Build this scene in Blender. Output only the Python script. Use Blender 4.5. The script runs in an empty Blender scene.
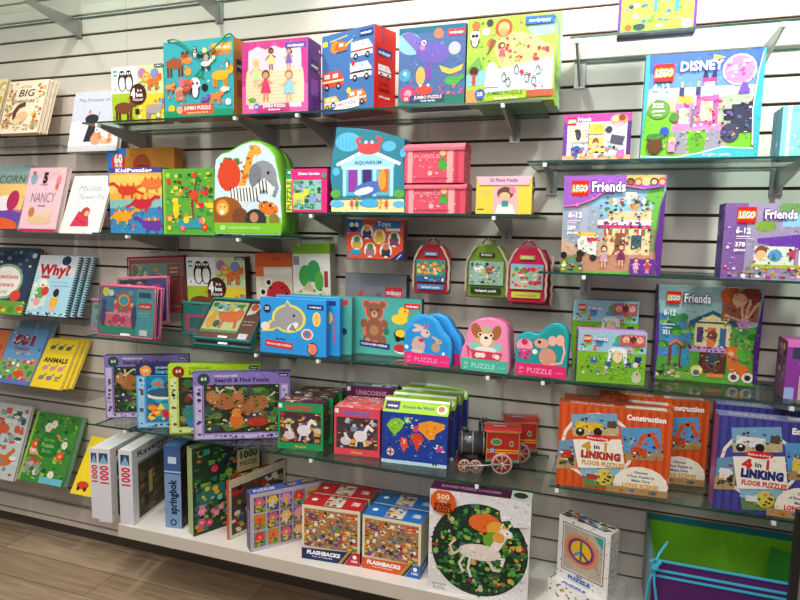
import bpy, math, random
from mathutils import Matrix, Vector
C = bpy.context.scene.collection
# ------------------------------------------------------------------ camera (fitted to the slat grooves of the wall)
CAMH = 1.40
YAW, PITCH, ROLL, DIST, G0 = -0.32549536, 0.11464312, 0.01940536, 1.94425282, 0.82369059
PITCHG = 0.0762                                   # three-inch slats
def basis():
    cy, sy, cp, sp = math.cos(YAW), math.sin(YAW), math.cos(PITCH), math.sin(PITCH)
    f = Vector((sy*cp, cy*cp, -sp)); r = Vector((cy, -sy, 0)); u = r.cross(f)
    c, s = math.cos(ROLL), math.sin(ROLL)
    return c*r+s*u, -s*r+c*u, f
RV, UV, FV = basis()
CAM = Vector((0, -DIST, CAMH))
def ray(px, py): return FV*600 + RV*(px-400) - UV*(py-300)
def P(px, py, Y):                                 # point of the plane Y (distance from the wall) seen at a pixel
    d = ray(px, py); return CAM + d*((Y+DIST)/d.y)
def PZ(px, py, z):                                # point of the horizontal plane z
    d = ray(px, py); return CAM + d*((z-CAMH)/d.z)
def atx(px, Y, z):                                # point at depth Y and height z below/above a pixel column
    k = (px-400)/600; a = RV - FV*k
    X = -(a.y*(Y+DIST) + a.z*(z-CAMH))/a.x
    return Vector((X, Y, z))
def zat(py, X, Y):                                # height seen at a pixel row above point X,Y
    k = (300-py)/600; a = UV - FV*k
    return CAMH - (a.x*X + a.y*(Y+DIST))/a.z
def gz(g): return CAMH + G0 - g*PITCHG            # height of groove number g
def lin(h):
    h = h.lstrip('#'); o = []
    for i in (0, 2, 4):
        c = int(h[i:i+2], 16)/255; o.append(c/12.92 if c <= .04045 else ((c+.055)/1.055)**2.4)
    return (*o, 1.0)
# ------------------------------------------------------------------ materials
MATS = {}
def mat(name, col=None, rough=.5, metal=0, spec=.5, coat=0, attr=False, noise=0, bump=0, scale=40, sheen=0):
    if name in MATS: return MATS[name]
    m = bpy.data.materials.new(name); m.use_nodes = True; n = m.node_tree.nodes; l = m.node_tree.links
    b = n['Principled BSDF']; b.inputs['Roughness'].default_value = rough; b.inputs['Metallic'].default_value = metal
    b.inputs['Specular IOR Level'].default_value = spec; b.inputs['Coat Weight'].default_value = coat
    b.inputs['Coat Roughness'].default_value = .12; b.inputs['Sheen Weight'].default_value = sheen
    src = None
    if attr:
        a = n.new('ShaderNodeAttribute'); a.attribute_name = 'Col'; src = a.outputs['Color']
    elif col:
        b.inputs['Base Color'].default_value = lin(col)
    tc = n.new('ShaderNodeTexCoord')
    if noise:
        t = n.new('ShaderNodeTexNoise'); t.inputs['Scale'].default_value = scale; t.inputs['Detail'].default_value = 4
        l.new(tc.outputs['Object'], t.inputs['Vector'])
        r = n.new('ShaderNodeMapRange'); r.inputs['To Min'].default_value = 1-noise; r.inputs['To Max'].default_value = 1+noise
        l.new(t.outputs['Fac'], r.inputs['Value'])
        mx = n.new('ShaderNodeMix'); mx.data_type = 'RGBA'; mx.blend_type = 'MULTIPLY'; mx.inputs['Factor'].default_value = 1
        if src: l.new(src, mx.inputs['A'])
        else: mx.inputs['A'].default_value = lin(col)
        cb = n.new('ShaderNodeCombineColor')
        for k in ('Red', 'Green', 'Blue'): l.new(r.outputs['Result'], cb.inputs[k])
        l.new(cb.outputs['Color'], mx.inputs['B']); src = mx.outputs['Result']
    if src: l.new(src, b.inputs['Base Color'])
    if bump:
        t = n.new('ShaderNodeTexNoise'); t.inputs['Scale'].default_value = scale*2
        l.new(tc.outputs['Object'], t.inputs['Vector'])
        bp = n.new('ShaderNodeBump'); bp.inputs['Strength'].default_value = bump; bp.inputs['Distance'].default_value = .002
        l.new(t.outputs['Fac'], bp.inputs['Height']); l.new(bp.outputs['Normal'], b.inputs['Normal'])
    MATS[name] = m; return m
def clear(name, tint, gloss=.06, rough=.03):      # clear sheet: passes light straight through, reflects a little at every angle and more when grazed
    if name in MATS: return MATS[name]
    m = bpy.data.materials.new(name); m.use_nodes = True; n = m.node_tree.nodes; l = m.node_tree.links
    n.clear(); o = n.new('ShaderNodeOutputMaterial')
    t = n.new('ShaderNodeBsdfTransparent'); t.inputs['Color'].default_value = lin(tint)
    g = n.new('ShaderNodeBsdfGlossy'); g.inputs['Roughness'].default_value = rough
    f0 = n.new('ShaderNodeLayerWeight'); f0.inputs['Blend'].default_value = .5
    f1 = n.new('ShaderNodeMath'); f1.operation = 'POWER'; f1.inputs[1].default_value = 3.2; l.new(f0.outputs['Facing'], f1.inputs[0])
    f = n.new('ShaderNodeMath'); f.operation = 'MULTIPLY_ADD'; f.inputs[1].default_value = .45; f.inputs[2].default_value = gloss*.5; l.new(f1.outputs[0], f.inputs[0])
    x = n.new('ShaderNodeMixShader'); l.new(f.outputs[0], x.inputs[0]); l.new(t.outputs[0], x.inputs[1]); l.new(g.outputs[0], x.inputs[2])
    l.new(x.outputs[0], o.inputs['Surface']); MATS[name] = m; return m
def MP(): return mat('printed_card', rough=.42, attr=True, coat=.08, spec=.3)
def MM(): return mat('matte_paper', rough=.75, attr=True, spec=.25)
def MF(): return mat('woven_fabric', rough=.85, attr=True, spec=.15, noise=.1, bump=.5, scale=300, sheen=.3)
def ME(): return mat('enamelled_tin', rough=.25, attr=True, metal=.15, coat=.5)
# ------------------------------------------------------------------ mesh builder with one colour per face
class MB:
    def __init__(s): s.v = []; s.f = []; s.c = []; s.m = []; s.sm = []
    def poly(s, pts, col, mi=0):
        i = len(s.v); s.v += [tuple(p) for p in pts]; s.f.append(tuple(range(i, i+len(pts)))); s.c.append(lin(col) if isinstance(col, str) else col); s.m.append(mi); s.sm.append(False)
    def box(s, x0, x1, y0, y1, z0, z1, col, F=None, L=None, R=None, T=None, B=None, Bk=None, mi=0):
        a = [(x0,y0,z0),(x1,y0,z0),(x1,y1,z0),(x0,y1,z0),(x0,y0,z1),(x1,y0,z1),(x1,y1,z1),(x0,y1,z1)]
        i = len(s.v); s.v += a
        for q, k in (((0,1,5,4),F),((3,0,4,7),L),((1,2,6,5),R),((4,5,6,7),T),((3,2,1,0),B),((2,3,7,6),Bk)):
            s.f.append(tuple(i+j for j in q)); s.c.append(lin(k or col)); s.m.append(mi); s.sm.append(False)
    def hexa(s, a, col, mi=0):                    # eight corners: bottom 0-3 counter-clockwise from above, top 4-7
        i = len(s.v); s.v += [tuple(p) for p in a]
        for q in ((0,1,5,4),(3,0,4,7),(1,2,6,5),(4,5,6,7),(3,2,1,0),(2,3,7,6)):
            s.f.append(tuple(i+j for j in q)); s.c.append(lin(col)); s.m.append(mi); s.sm.append(False)
    def prism(s, out, y0, y1, col, F=None, side=None, bevel=0, mi=0):  # outline in x,z (counter-clockwise seen from the front), extruded in y
        n = len(out); i = len(s.v); cx = sum(p[0] for p in out)/n; cz = sum(p[1] for p in out)/n
        rings = [(y0, bevel), (y0+bevel, 0), (y1, 0)] if bevel else [(y0, 0), (y1, 0)]
        for y, b in rings:
            for (x, z) in out:
                d = math.hypot(x-cx, z-cz) or 1; s.v.append((x-(x-cx)/d*b, y, z-(z-cz)/d*b))
        k = len(rings)
        s.f.append(tuple(i+j for j in range(n))); s.c.append(lin(F or col)); s.m.append(mi); s.sm.append(False)
        s.f.append(tuple(i+(k-1)*n+j for j in reversed(range(n)))); s.c.append(lin(col)); s.m.append(mi); s.sm.append(False)
        for r in range(k-1):
            for j in range(n):
                s.f.append((i+r*n+(j+1) % n, i+r*n+j, i+(r+1)*n+j, i+(r+1)*n+(j+1) % n)); s.c.append(lin(side or col)); s.m.append(mi); s.sm.append(n > 12)
    def tube(s, pts, r, col, n=8, mi=0, closed=False):
        pts = [Vector(p) for p in pts]; i = len(s.v); k = len(pts)
        for j, p in enumerate(pts):
            if closed: t = pts[(j+1) % k]-pts[j-1]
            else: t = pts[min(j+1, k-1)]-pts[max(j-1, 0)]
            t.normalize(); a = t.cross(Vector((0,0,1)))
            if a.length < .2: a = t.cross(Vector((0,1,0)))
            a.normalize(); b = t.cross(a); rr = r[j] if isinstance(r, (list, tuple)) else r
            for q in range(n):
                w = 2*math.pi*q/n; s.v.append(tuple(p+a*(rr*math.cos(w))+b*(rr*math.sin(w))))
        for j in range(k if closed else k-1):
            for q in range(n):
                j2 = (j+1) % k
                s.f.append((i+j*n+q, i+j*n+(q+1) % n, i+j2*n+(q+1) % n, i+j2*n+q)); s.c.append(lin(col)); s.m.append(mi); s.sm.append(True)
        if not closed:
            for j, rv in ((0, 0), (k-1, 1)):
                q = [i+j*n+w for w in range(n)]; s.f.append(tuple(q if rv else q[::-1])); s.c.append(lin(col)); s.m.append(mi); s.sm.append(False)
    def cyl(s, a, b, r, col, n=20, mi=0): s.tube([a, b], r, col, n, mi)
    def grid(s, fn, nu, nv, col, mi=0, smooth=True):      # fn(u,v)->point, colour may be a function too
        i = len(s.v)
        for a in range(nu+1):
            for b in range(nv+1): s.v.append(tuple(fn(a/nu, b/nv)))
        for a in range(nu):
            for b in range(nv):
                q = i+a*(nv+1)+b; s.f.append((q, q+nv+1, q+nv+2, q+1))
                c = col((a+.5)/nu, (b+.5)/nv) if callable(col) else col; s.c.append(lin(c)); s.m.append(mi); s.sm.append(smooth)
    def art(s, A, O, U, V, mi=0):                 # print laid on a face: O lower left corner, U right, V up (unit vectors)
        O, U, V = Vector(O), Vector(U), Vector(V); N = U.cross(V)
        for pts, c, d in A.items:
            s.poly([O+U*x+V*z+N*d for x, z in pts], c, mi)
    def build(s, name, m, parent=None, M=None):
        me = bpy.data.meshes.new(name); me.from_pydata(s.v, [], s.f)
        at = me.color_attributes.new('Col', 'FLOAT_COLOR', 'CORNER'); buf = []
        for p, c in zip(me.polygons, s.c): buf += list(c)*p.loop_total
        at.data.foreach_set('color', buf)
        me.polygons.foreach_set('material_index', s.m); me.polygons.foreach_set('use_smooth', s.sm)
        for k in (m if isinstance(m, (list, tuple)) else [m]): me.materials.append(k)
        me.update(); o = bpy.data.objects.new(name, me); C.objects.link(o)
        if parent: o.parent = parent
        if M is not None: o.matrix_world = M if not parent else o.matrix_world
        if M is not None and parent: o.matrix_local = M
        return o
# ------------------------------------------------------------------ lettering
GL = {}
def glyph(ch, bold):
    k = (ch, bold)
    if k in GL: return GL[k]
    cu = bpy.data.curves.new('g', 'FONT'); cu.body = ch+'.' ; cu.size = 1; cu.offset = bold; cu.resolution_u = 2
    o = bpy.data.objects.new('g', cu); C.objects.link(o); dg = bpy.context.evaluated_depsgraph_get()
    def ext(b):
        cu.body = b; bpy.context.view_layer.update(); dg.update()
        me = bpy.data.meshes.new_from_object(o.evaluated_get(dg)); return me
    me = ext(ch); vs = [(v.co.x, v.co.y) for v in me.vertices]; fs = [tuple(p.vertices) for p in me.polygons]
    m1 = ext('.'); m2 = ext(ch+'.')
    x1 = max(v.co.x for v in m1.vertices); x2 = max(v.co.x for v in m2.vertices); adv = x2-x1
    for q in (me, m1, m2): bpy.data.meshes.remove(q)
    bpy.data.objects.remove(o); bpy.data.curves.remove(cu)
    fs2 = []
    for f in fs:
        a = sum(vs[f[i-1]][0]*vs[f[i]][1]-vs[f[i]][0]*vs[f[i-1]][1] for i in range(len(f)))
        fs2.append(f if a > 0 else f[::-1])
    GL[k] = ([[vs[i] for i in f] for f in fs2], adv+bold*.8); return GL[k]
# ------------------------------------------------------------------ printed artwork: 0-100 across, 0-100 down the face
class Art:
    def __init__(s, w, h, seed=1): s.w = w; s.h = h; s.items = []; s.d = .0001; s.R = random.Random(seed); s.tx = set()
    def m(s, x, y): return (x/100*s.w, s.h-y/100*s.h)
    def clip(s, pts):
        for ax, lim, sg in ((0, 0, 1), (0, s.w, -1), (1, 0, 1), (1, s.h, -1)):
            if all((p[ax]-lim)*sg >= -1e-9 for p in pts): continue
            o = []
            for i in range(len(pts)):
                a, b = pts[i-1], pts[i]; da, db = (a[ax]-lim)*sg, (b[ax]-lim)*sg
                if (da >= 0) != (db >= 0): t = da/(da-db); o.append((a[0]+(b[0]-a[0])*t, a[1]+(b[1]-a[1])*t))
                if db >= 0: o.append(b)
            pts = o
            if len(pts) < 3: return None
        return pts
    def add(s, pts, c, step=.00004):
        pts = s.clip(pts)
        if not pts: return
        a = sum(pts[i-1][0]*pts[i][1]-pts[i][0]*pts[i-1][1] for i in range(len(pts)))
        s.items.append((pts if a > 0 else pts[::-1], lin(c), s.d)); s.d += step
    def r(s, x, y, w, h, c): s.add([s.m(x, y), s.m(x+w, y), s.m(x+w, y+h), s.m(x, y+h)], c); return s
    def p(s, pts, c): s.add([s.m(*q) for q in pts], c); return s
    def e(s, x, y, rx, c, ry=None, rot=0, n=16, step=.00004):
        cx, cz = s.m(x, y); a = rx/100*s.w; b = a if ry is None else ry/100*s.h; ro = math.radians(rot); pts = []
        for i in range(n):
            t = 2*math.pi*i/n; X = a*math.cos(t); Z = b*math.sin(t)
            pts.append((cx+X*math.cos(ro)-Z*math.sin(ro), cz+X*math.sin(ro)+Z*math.cos(ro)))
        s.add(pts, c, step); return s
    def ln(s, pts, wd, c):                        # broken line, width in percent of the face width
        q = [s.m(*p) for p in pts]; w = wd/100*s.w/2
        for a, b in zip(q, q[1:]):
            dx, dz = b[0]-a[0], b[1]-a[1]; L = math.hypot(dx, dz) or 1; nx, nz = -dz/L*w, dx/L*w; ex, ez = dx/L*w*.5, dz/L*w*.5
            q_ = s.clip([(a[0]-nx-ex, a[1]-nz-ez), (b[0]-nx+ex, b[1]-nz+ez), (b[0]+nx+ex, b[1]+nz+ez), (a[0]+nx-ex, a[1]+nz-ez)])
            if q_: s.items.append((q_, lin(c), s.d)); s.d += .000004
        s.d += .00004; return s
    def t(s, txt, x, y, hh, c, w=None, bold=.03, rot=0, sh=0, al='c', vert=False):   # centre x,y; cap height hh percent of face height
        size = hh/100*s.h/.7; adv = 0; out = []
        for ch in txt:
            if ch == ' ': adv += .28; continue
            g, a = glyph(ch, bold)
            for f in g: out.append([(px+adv+py*sh, py) for px, py in f])
            adv += a
        tot = adv*size; kx = size
        if w: kx = size*(w/100*s.w)/tot; tot = w/100*s.w
        x0 = {'c': -tot/2, 'l': 0, 'r': -tot}[al]; cx, cz = s.m(x, y); ro = math.radians(rot); cr, sr = math.cos(ro), math.sin(ro)
        for f in out:
            pts = []
            for a, b in f:
                X = x0+a*kx; Z = (b-.35)*size; pts.append((cx+X*cr-Z*sr, cz+X*sr+Z*cr))
            pts = s.clip(pts)
            if pts: s.items.append((pts, lin(c), s.d)); s.tx.add(len(s.items)-1)
        s.d += .00005; return s
    def sc(s, n, x, y, w, h, cols, a=1.5, b=4, kind='e'):   # countless small printed shapes
        for i in range(n):
            X = x+s.R.random()*w; Y = y+s.R.random()*h; z = s.R.uniform(a, b); c = s.R.choice(cols); k = kind if kind != 'm' else s.R.choice('erpl')
            X = min(max(X, x+z), x+w-z); zy = z*s.w/s.h; Y = min(max(Y, y+zy), y+h-zy)
            if k == 'e': s.e(X, Y, z, c, ry=zy*s.R.uniform(.5, 1), n=8, step=.000012)
            elif k == 'l': s.e(X, Y, z, c, ry=zy*.35, rot=0, n=7, step=.000012)
            elif k == 'r':
                s.add([s.m(X-z, Y-zy*.7), s.m(X+z, Y-zy*.7), s.m(X+z, Y+zy*.7), s.m(X-z, Y+zy*.7)], c, .000012)
            else:
                n_ = s.R.choice((3, 5)); o = s.R.random()*6; s.add([s.m(X+z*math.cos(o+q*6.283/n_), Y+zy*math.sin(o+q*6.283/n_)) for q in range(n_)], c, .000012)
        return s
    def detail(s, n, a=.6, b=2.0, amt=.35):         # small tone variations inside the printed shapes, like the busy drawing of a real cover
        base = [(min(p[0] for p in q[0]), max(p[0] for p in q[0]), min(p[1] for p in q[0]), max(p[1] for p in q[0]), q[0], q[1], q[2], i_ in s.tx) for i_, q in enumerate(s.items)]
        for i in range(n):
            X = s.R.random()*s.w; Z = s.R.random()*s.h; col = None
            for x0, x1, z0, z1, pts, c, dd, tx in reversed(base):
                if X < x0 or X > x1 or Z < z0 or Z > z1: continue
                ins = False
                for j in range(len(pts)):
                    (ax, az), (bx, bz) = pts[j-1], pts[j]
                    if (az > Z) != (bz > Z) and X < (bx-ax)*(Z-az)/(bz-az)+ax: ins = not ins
                if ins: col = None if tx else c; mn = min(x1-x0, z1-z0); break
            if not col: continue
            k = 1+s.R.uniform(-amt, amt*.8); j_ = [s.R.uniform(1-amt*.3, 1+amt*.3) for _ in range(3)]
            cc = tuple(min(1, max(0, col[q]*k*j_[q]+(.02 if k > 1 else 0))) for q in range(3))+(1.0,)
            z = min(s.R.uniform(a, b)/100*s.w, mn*.3); z2 = z*s.R.uniform(.4, 1); o = s.R.random()*6; m_ = s.R.choice((4, 5, 7))
            pts = s.clip([(X+z*math.cos(o+q*6.283/m_), Z+z2*math.sin(o+q*6.283/m_)) for q in range(m_)])
            if pts: s.items.append((pts, cc, dd+.000006+.000004*s.R.random()))
        return s
    def flower(s, x, y, z, c, cc='f6d04a', n=6):
        k = s.w/s.h
        for i in range(n): s.e(x+z*.6*math.cos(i*6.283/n), y+z*.6*k*math.sin(i*6.283/n), z*.42, c, n=8, step=.000012)
        return s.e(x, y, z*.3, cc, n=8)
    def flowers(s, n, x, y, w, h, cols, z=4):
        for i in range(n): s.flower(x+z+s.R.random()*(w-2*z), y+z+s.R.random()*(h-2*z), z*s.R.uniform(.6, 1), s.R.choice(cols))
        return s
    def person(s, x, y, z, dress, hair='4a2c1c', skin='e8b890'):   # z = height in percent; feet at y
        k = s.h/s.w; q = z*k
        s.ln([(x-q*.07, y), (x-q*.05, y-z*.35)], q*.07, skin).ln([(x+q*.07, y), (x+q*.05, y-z*.35)], q*.07, skin)
        s.p([(x-q*.2, y-z*.25), (x+q*.2, y-z*.25), (x+q*.08, y-z*.7), (x-q*.08, y-z*.7)], dress)
        s.ln([(x-q*.08, y-z*.65), (x-q*.25, y-z*.5)], q*.06, skin).ln([(x+q*.08, y-z*.65), (x+q*.25, y-z*.55)], q*.06, skin)
        return s.e(x, y-z*.86, q*.15, hair, n=10).e(x, y-z*.83, q*.11, skin, n=10)
    def beast(s, x, y, z, c, d=None, long=1.0, face=1):   # four-legged printed animal, z = height percent, feet at y
        k = s.h/s.w; q = z*k; d = d or c
        for o in (-.38, -.22, .22, .38): s.ln([(x+o*q*long, y), (x+o*q*long, y-z*.45)], q*.12, d)
        s.e(x, y-z*.55, q*.5*long, c, ry=z*.24)
        s.e(x+face*q*.55*long, y-z*.8, q*.22, c).e(x+face*q*.42*long, y-z*.98, q*.09, d, n=8).e(x+face*q*.66*long, y-z*.98, q*.09, d, n=8)
        return s.e(x+face*q*.6*long, y-z*.84, q*.035, '1c1410', n=6)
    def tree(s, x, y, z, c='3c8a3a', t='6a4426'):
        k = s.h/s.w; q = z*k; s.ln([(x, y), (x, y-z*.6)], q*.14, t)
        return s.e(x, y-z*.7, q*.3, c).e(x-q*.22, y-z*.55, q*.2, c).e(x+q*.22, y-z*.55, q*.2, c)
    def tower(s, x, y, w, h, c, r, n=2):            # generic little tower with a pointed roof, foot at y
        s.r(x-w/2, y-h*.7, w, h*.7, c).p([(x-w*.7, y-h*.7), (x+w*.7, y-h*.7), (x, y-h)], r)
        for i in range(n): s.r(x-w*.15, y-h*(.55-.25*i), w*.3, h*.1, '4a3a5a')
        return s
    def van(s, x, y, w, c, st='ffffff', flip=1):
        k = s.w/s.h; h = w*.5*k
        s.p([(x-w/2, y), (x-w/2, y-h), (x+w*.3, y-h), (x+w/2, y-h*.5), (x+w/2, y)], c).r(x-w/2, y-h*.42, w, h*.12, st).r(x-w*.4, y-h*.85, w*.25, h*.28, 'cfe6f2').r(x, y-h*.85, w*.25, h*.28, 'cfe6f2')
        return s.e(x-w*.27, y, w*.11, '222226').e(x+w*.27, y, w*.11, '222226').e(x-w*.27, y, w*.05, 'c8c8c8').e(x+w*.27, y, w*.05, 'c8c8c8')
    def penguin(s, x, y, z, c='1c1c22'):
        q = z*s.h/s.w; return s.e(x, y-z*.45, q*.26, c, ry=z*.45).e(x, y-z*.38, q*.18, 'f4f4f0', ry=z*.34).e(x, y-z*.82, q*.17, c).e(x-q*.07, y-z*.84, q*.05, 'ffffff', n=8).e(x+q*.07, y-z*.84, q*.05, 'ffffff', n=8).p([(x-q*.05, y-z*.76), (x+q*.05, y-z*.76), (x, y-z*.68)], 'f09a28')
    def fish(s, x, y, z, c, f=1):
        q = z; k = s.w/s.h; return s.p([(x-f*q*.4, y), (x-f*q, y-q*.45*k), (x-f*q, y+q*.45*k)], c).e(x, y, q*.7, c, ry=q*.45*k).e(x+f*q*.35, y-q*.08*k, q*.09, 'ffffff', n=8).e(x+f*q*.37, y-q*.08*k, q*.05, '16161a', n=6)
# ------------------------------------------------------------------ things
def tag(o, label=None, cat=None, group=None, kind=None):
    if label: o['label'] = label
    if cat: o['category'] = cat
    if group: o['group'] = group
    if kind: o['kind'] = kind
    return o
def empty(name, M, label, cat, group=None):
    o = bpy.data.objects.new(name, None); o.empty_display_size = .03; C.objects.link(o); o.matrix_world = M
    return tag(o, label, cat, group)
def frame(BL, BR, TL):                            # base-centre matrix, width and height of a face with these corners; local -y faces out
    X = (BR-BL); w = X.length; X.normalize(); Z = TL-BL; Z = Z-X*Z.dot(X); h = Z.length; Z.normalize(); Y = Z.cross(X)
    M = Matrix(((X.x, Y.x, Z.x, 0), (X.y, Y.y, Z.y, 0), (X.z, Y.z, Z.z, 0), (0, 0, 0, 1))); M.translation = (BL+BR)/2
    return M, w, h
def upright(xl, xr, g, yl, yr, top):              # frame of a box standing on the shelf of groove g
    z = gz(g) if g > 0 else -g
    if isinstance(yl, tuple): BL = PZ(xl, yl[0], z)
    else: BL = atx(xl, yl, z)
    if isinstance(yr, tuple): BR = PZ(xr, yr[0], z)
    else: BR = atx(xr, yr, z)
    BL.z = BR.z = z
    TL = Vector((BL.x, BL.y, zat(top, BL.x, BL.y))) if top > -900 else BL+Vector((0, 0, top+1000))
    return frame(BL, BR, TL)
def carton(name, label, cat, fr, d, cols, front=None, right=None, left=None, topa=None, group=None, seed=3, m=None, det=0, asm=False):
    """cols = front, side, top; front/right/left/topa draw the print of each face"""
    M, w, h = fr; b = MB()
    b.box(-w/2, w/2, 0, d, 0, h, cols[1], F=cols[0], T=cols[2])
    if front: A = Art(w, h, seed); front(A); A.detail(det) if det else None; b.art(A, (-w/2, 0, 0), (1, 0, 0), (0, 0, 1))
    if right: A = Art(d, h, seed+1); right(A); b.art(A, (w/2, 0, 0), (0, 1, 0), (0, 0, 1))
    if left: A = Art(d, h, seed+2); left(A); b.art(A, (-w/2, d, 0), (0, -1, 0), (0, 0, 1))
    if topa: A = Art(w, d, seed+3); topa(A); b.art(A, (-w/2, 0, h), (1, 0, 0), (0, 1, 0))
    if asm:
        root = empty(name, M, label, cat, group); b.build('box_body', m or MP(), root); return root
    o = b.build(name, m or MP(), None, M); return tag(o, label, cat, group)

def lean(bx, by, Y0, rx, tx, ty, maxY=-.008):       # frame of a thing leaning back: lower corners at depth Y0, top left where its pixel meets the same X
    BL = P(bx, by, Y0); BR = atx(rx, Y0, BL.z); d = ray(tx, ty); Y = min(max(BL.x/d.x*d.y-DIST, Y0), maxY)
    T = P(tx, ty, Y); TL = Vector((BL.x, Y, T.z)); return BL, BR, TL
# ------------------------------------------------------------------ the setting
sc = bpy.context.scene
def node_mat(name):
    m = bpy.data.materials.new(name); m.use_nodes = True; return m, m.node_tree.nodes, m.node_tree.links, m.node_tree.nodes['Principled BSDF']
wallm = mat('slatwall_laminate', 'd6cec4', rough=.42, noise=.03, scale=6)
groovem = mat('groove_brown', '4a2e1e', rough=.7)
XL, XR = -3.3, 1.7; ZTOP = CAMH+1.35; ZB = gz(28.33)
b = MB(); gw = .0046
ks = list(range(-7, 29)); z_hi = ZTOP
for k in ks:
    zc = gz(k); b.box(XL, XR, 0, .018, zc+gw, z_hi, 'd3cdc6'); z_hi = zc-gw
b.box(XL, XR, 0, .018, ZB, z_hi, 'd3cdc6')
b.box(XL, XR, .0125, .03, ZB, ZTOP, '4a2e1e', mi=1)
for k in ks: b.box(XL, XR, .0118, .0125, gz(k)-gw, gz(k)+gw, '4a2e1e', mi=1)
for X in (-1.79, -.57, .65): b.box(X-.0006, X+.0006, -.0002, .002, ZB, ZTOP, '8d867e', mi=2)
w = b.build('wall_back', [wallm, groovem, mat('panel_seam', '8f887f', rough=.7)]); tag(w, kind='structure')
b = MB(); b.box(XL, XR, .035, .06, 0, ZB+.03, '4a423a'); tag(b.build('baseboard_back', mat('toe_kick_dark', '4a4038', rough=.6)), kind='structure')
m, n, l, bs = node_mat('wood_plank_floor')
tc = n.new('ShaderNodeTexCoord'); mp = n.new('ShaderNodeMapping'); mp.inputs['Scale'].default_value = (1, 1, 1); l.new(tc.outputs['Object'], mp.inputs['Vector'])
br = n.new('ShaderNodeTexBrick'); br.inputs['Scale'].default_value = 1; br.inputs['Brick Width'].default_value = 1.2; br.inputs['Row Height'].default_value = .15
br.inputs['Mortar Size'].default_value = .0015; br.inputs['Color1'].default_value = lin('c2ad94'); br.inputs['Color2'].default_value = lin('ab967c'); br.inputs['Mortar'].default_value = lin('5a4c3e')
l.new(mp.outputs[0], br.inputs['Vector'])
m2 = n.new('ShaderNodeMapping'); m2.inputs['Scale'].default_value = (2.2, 26, 1); l.new(tc.outputs['Object'], m2.inputs['Vector'])
ns = n.new('ShaderNodeTexNoise'); ns.inputs['Scale'].default_value = 2.2; ns.inputs['Detail'].default_value = 5; l.new(m2.outputs[0], ns.inputs['Vector'])
rp = n.new('ShaderNodeValToRGB'); rp.color_ramp.elements[0].position = .35; rp.color_ramp.elements[0].color = (.72, .68, .63, 1); rp.color_ramp.elements[1].position = .7; rp.color_ramp.elements[1].color = (1.05, 1.03, 1, 1)
l.new(ns.outputs['Fac'], rp.inputs[0]); mx = n.new('ShaderNodeMix'); mx.data_type = 'RGBA'; mx.blend_type = 'MULTIPLY'; mx.inputs['Factor'].default_value = 1
l.new(br.outputs['Color'], mx.inputs['A']); l.new(rp.outputs['Color'], mx.inputs['B']); l.new(mx.outputs['Result'], bs.inputs['Base Color']); bs.inputs['Roughness'].default_value = .45
b = MB(); b.box(XL, XR, -3.6, .06, -.05, 0, '9c8b76'); tag(b.build('floor', m), kind='structure')
# ------------------------------------------------------------------ shelves and brackets
glassm = clear('shelf_glass', 'eaf4f0', .1)
edgem = mat('glass_edge_green', '16423a', rough=.15, spec=.8)
chrome = mat('brushed_steel', 'a9a8a6', rough=.35, metal=.85)
clipm = mat('white_plastic_clip', 'f0efec', rough=.4)
def glass_shelf(xl, xr, g, dep, label, group=None):      # xl, xr world X
    z = gz(g); x0, x1 = xl, xr; b = MB(); t = .006
    v = [(x0,-dep,z-t),(x1,-dep,z-t),(x1,-.004,z-t),(x0,-.004,z-t),(x0,-dep,z),(x1,-dep,z),(x1,-.004,z),(x0,-.004,z)]
    b.v = v; fs = [((0,1,5,4),1),((3,0,4,7),1),((1,2,6,5),1),((4,5,6,7),0),((3,2,1,0),0),((2,3,7,6),1)]
    for f, mi in fs: b.f.append(f); b.c.append(lin('ffffff')); b.m.append(mi); b.sm.append(False)
    o = b.build('glass_shelf', [glassm, edgem]); return tag(o, label, 'shelf', group)
def bracket(X, g, dep, label, dark=False):
    z = gz(g)-.006; M = Matrix.Translation((X, 0, z)); root = empty('shelf_bracket', M, label, 'bracket', 'metal brackets under the glass shelves')
    b = MB(); t = .003
    pr = [(-.006, 0), (-dep+.008, 0), (-dep+.008, -.012), (-.10, -.045), (-.006, -.066)]
    i = len(b.v)
    for x in (-t, t):
        for y, zz in pr: b.v.append((x, y, zz-.0005))
    k = len(pr)
    b.f += [tuple(range(k))[::-1], tuple(range(k, 2*k))]; b.c += [lin('a9a8a6')]*2; b.m += [0]*2; b.sm += [False]*2
    for j in range(k): b.f.append((j, (j+1) % k, k+(j+1) % k, k+j)); b.c.append(lin('a9a8a6')); b.m.append(0); b.sm.append(False)
    b.build('arm', chrome, root)
    b = MB(); b.box(-.016, .016, -.006, -.0005, -.072, -.001, 'a9a8a6'); b.build('wall_plate', chrome, root)
    b = MB(); b.box(-.005, .005, -dep-.004, -dep+.012, -.011, -.0005, 'f0efec'); b.build('end_clip', clipm, root)
    return root
ZA, ZBs, ZC, ZD, ZL1, ZL2, ZL3, ZTR, ZTN, ZL4 = .13, 6.1, 11.16, 10.12, 8.22, 12.17, 16.13, 4.06, 20.2, 20.15
D25 = .25
def X25(px, g, dep=D25): return atx(px, -dep, gz(g)).x
GS = 'glass shelves on the slatwall'
glass_shelf(-2.75, -.95, ZA, D25, 'empty-looking glass shelf seen from below at the top left corner')
glass_shelf(X25(82, ZBs), X25(540, ZBs)+.005, ZBs, D25, 'glass shelf holding the row of large square jumbo puzzle boxes')
glass_shelf(X25(92, ZC), X25(300, ZC), ZC, D25, 'glass shelf under the dinosaur, jungle and safari puzzles')
glass_shelf(X25(302, ZD), X25(539, ZD), ZD, D25, 'glass shelf under the crab house box and pink trunks')
glass_shelf(X25(527, ZL1), 1.2, ZL1, D25, 'glass shelf under the pink castle building set')
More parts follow.
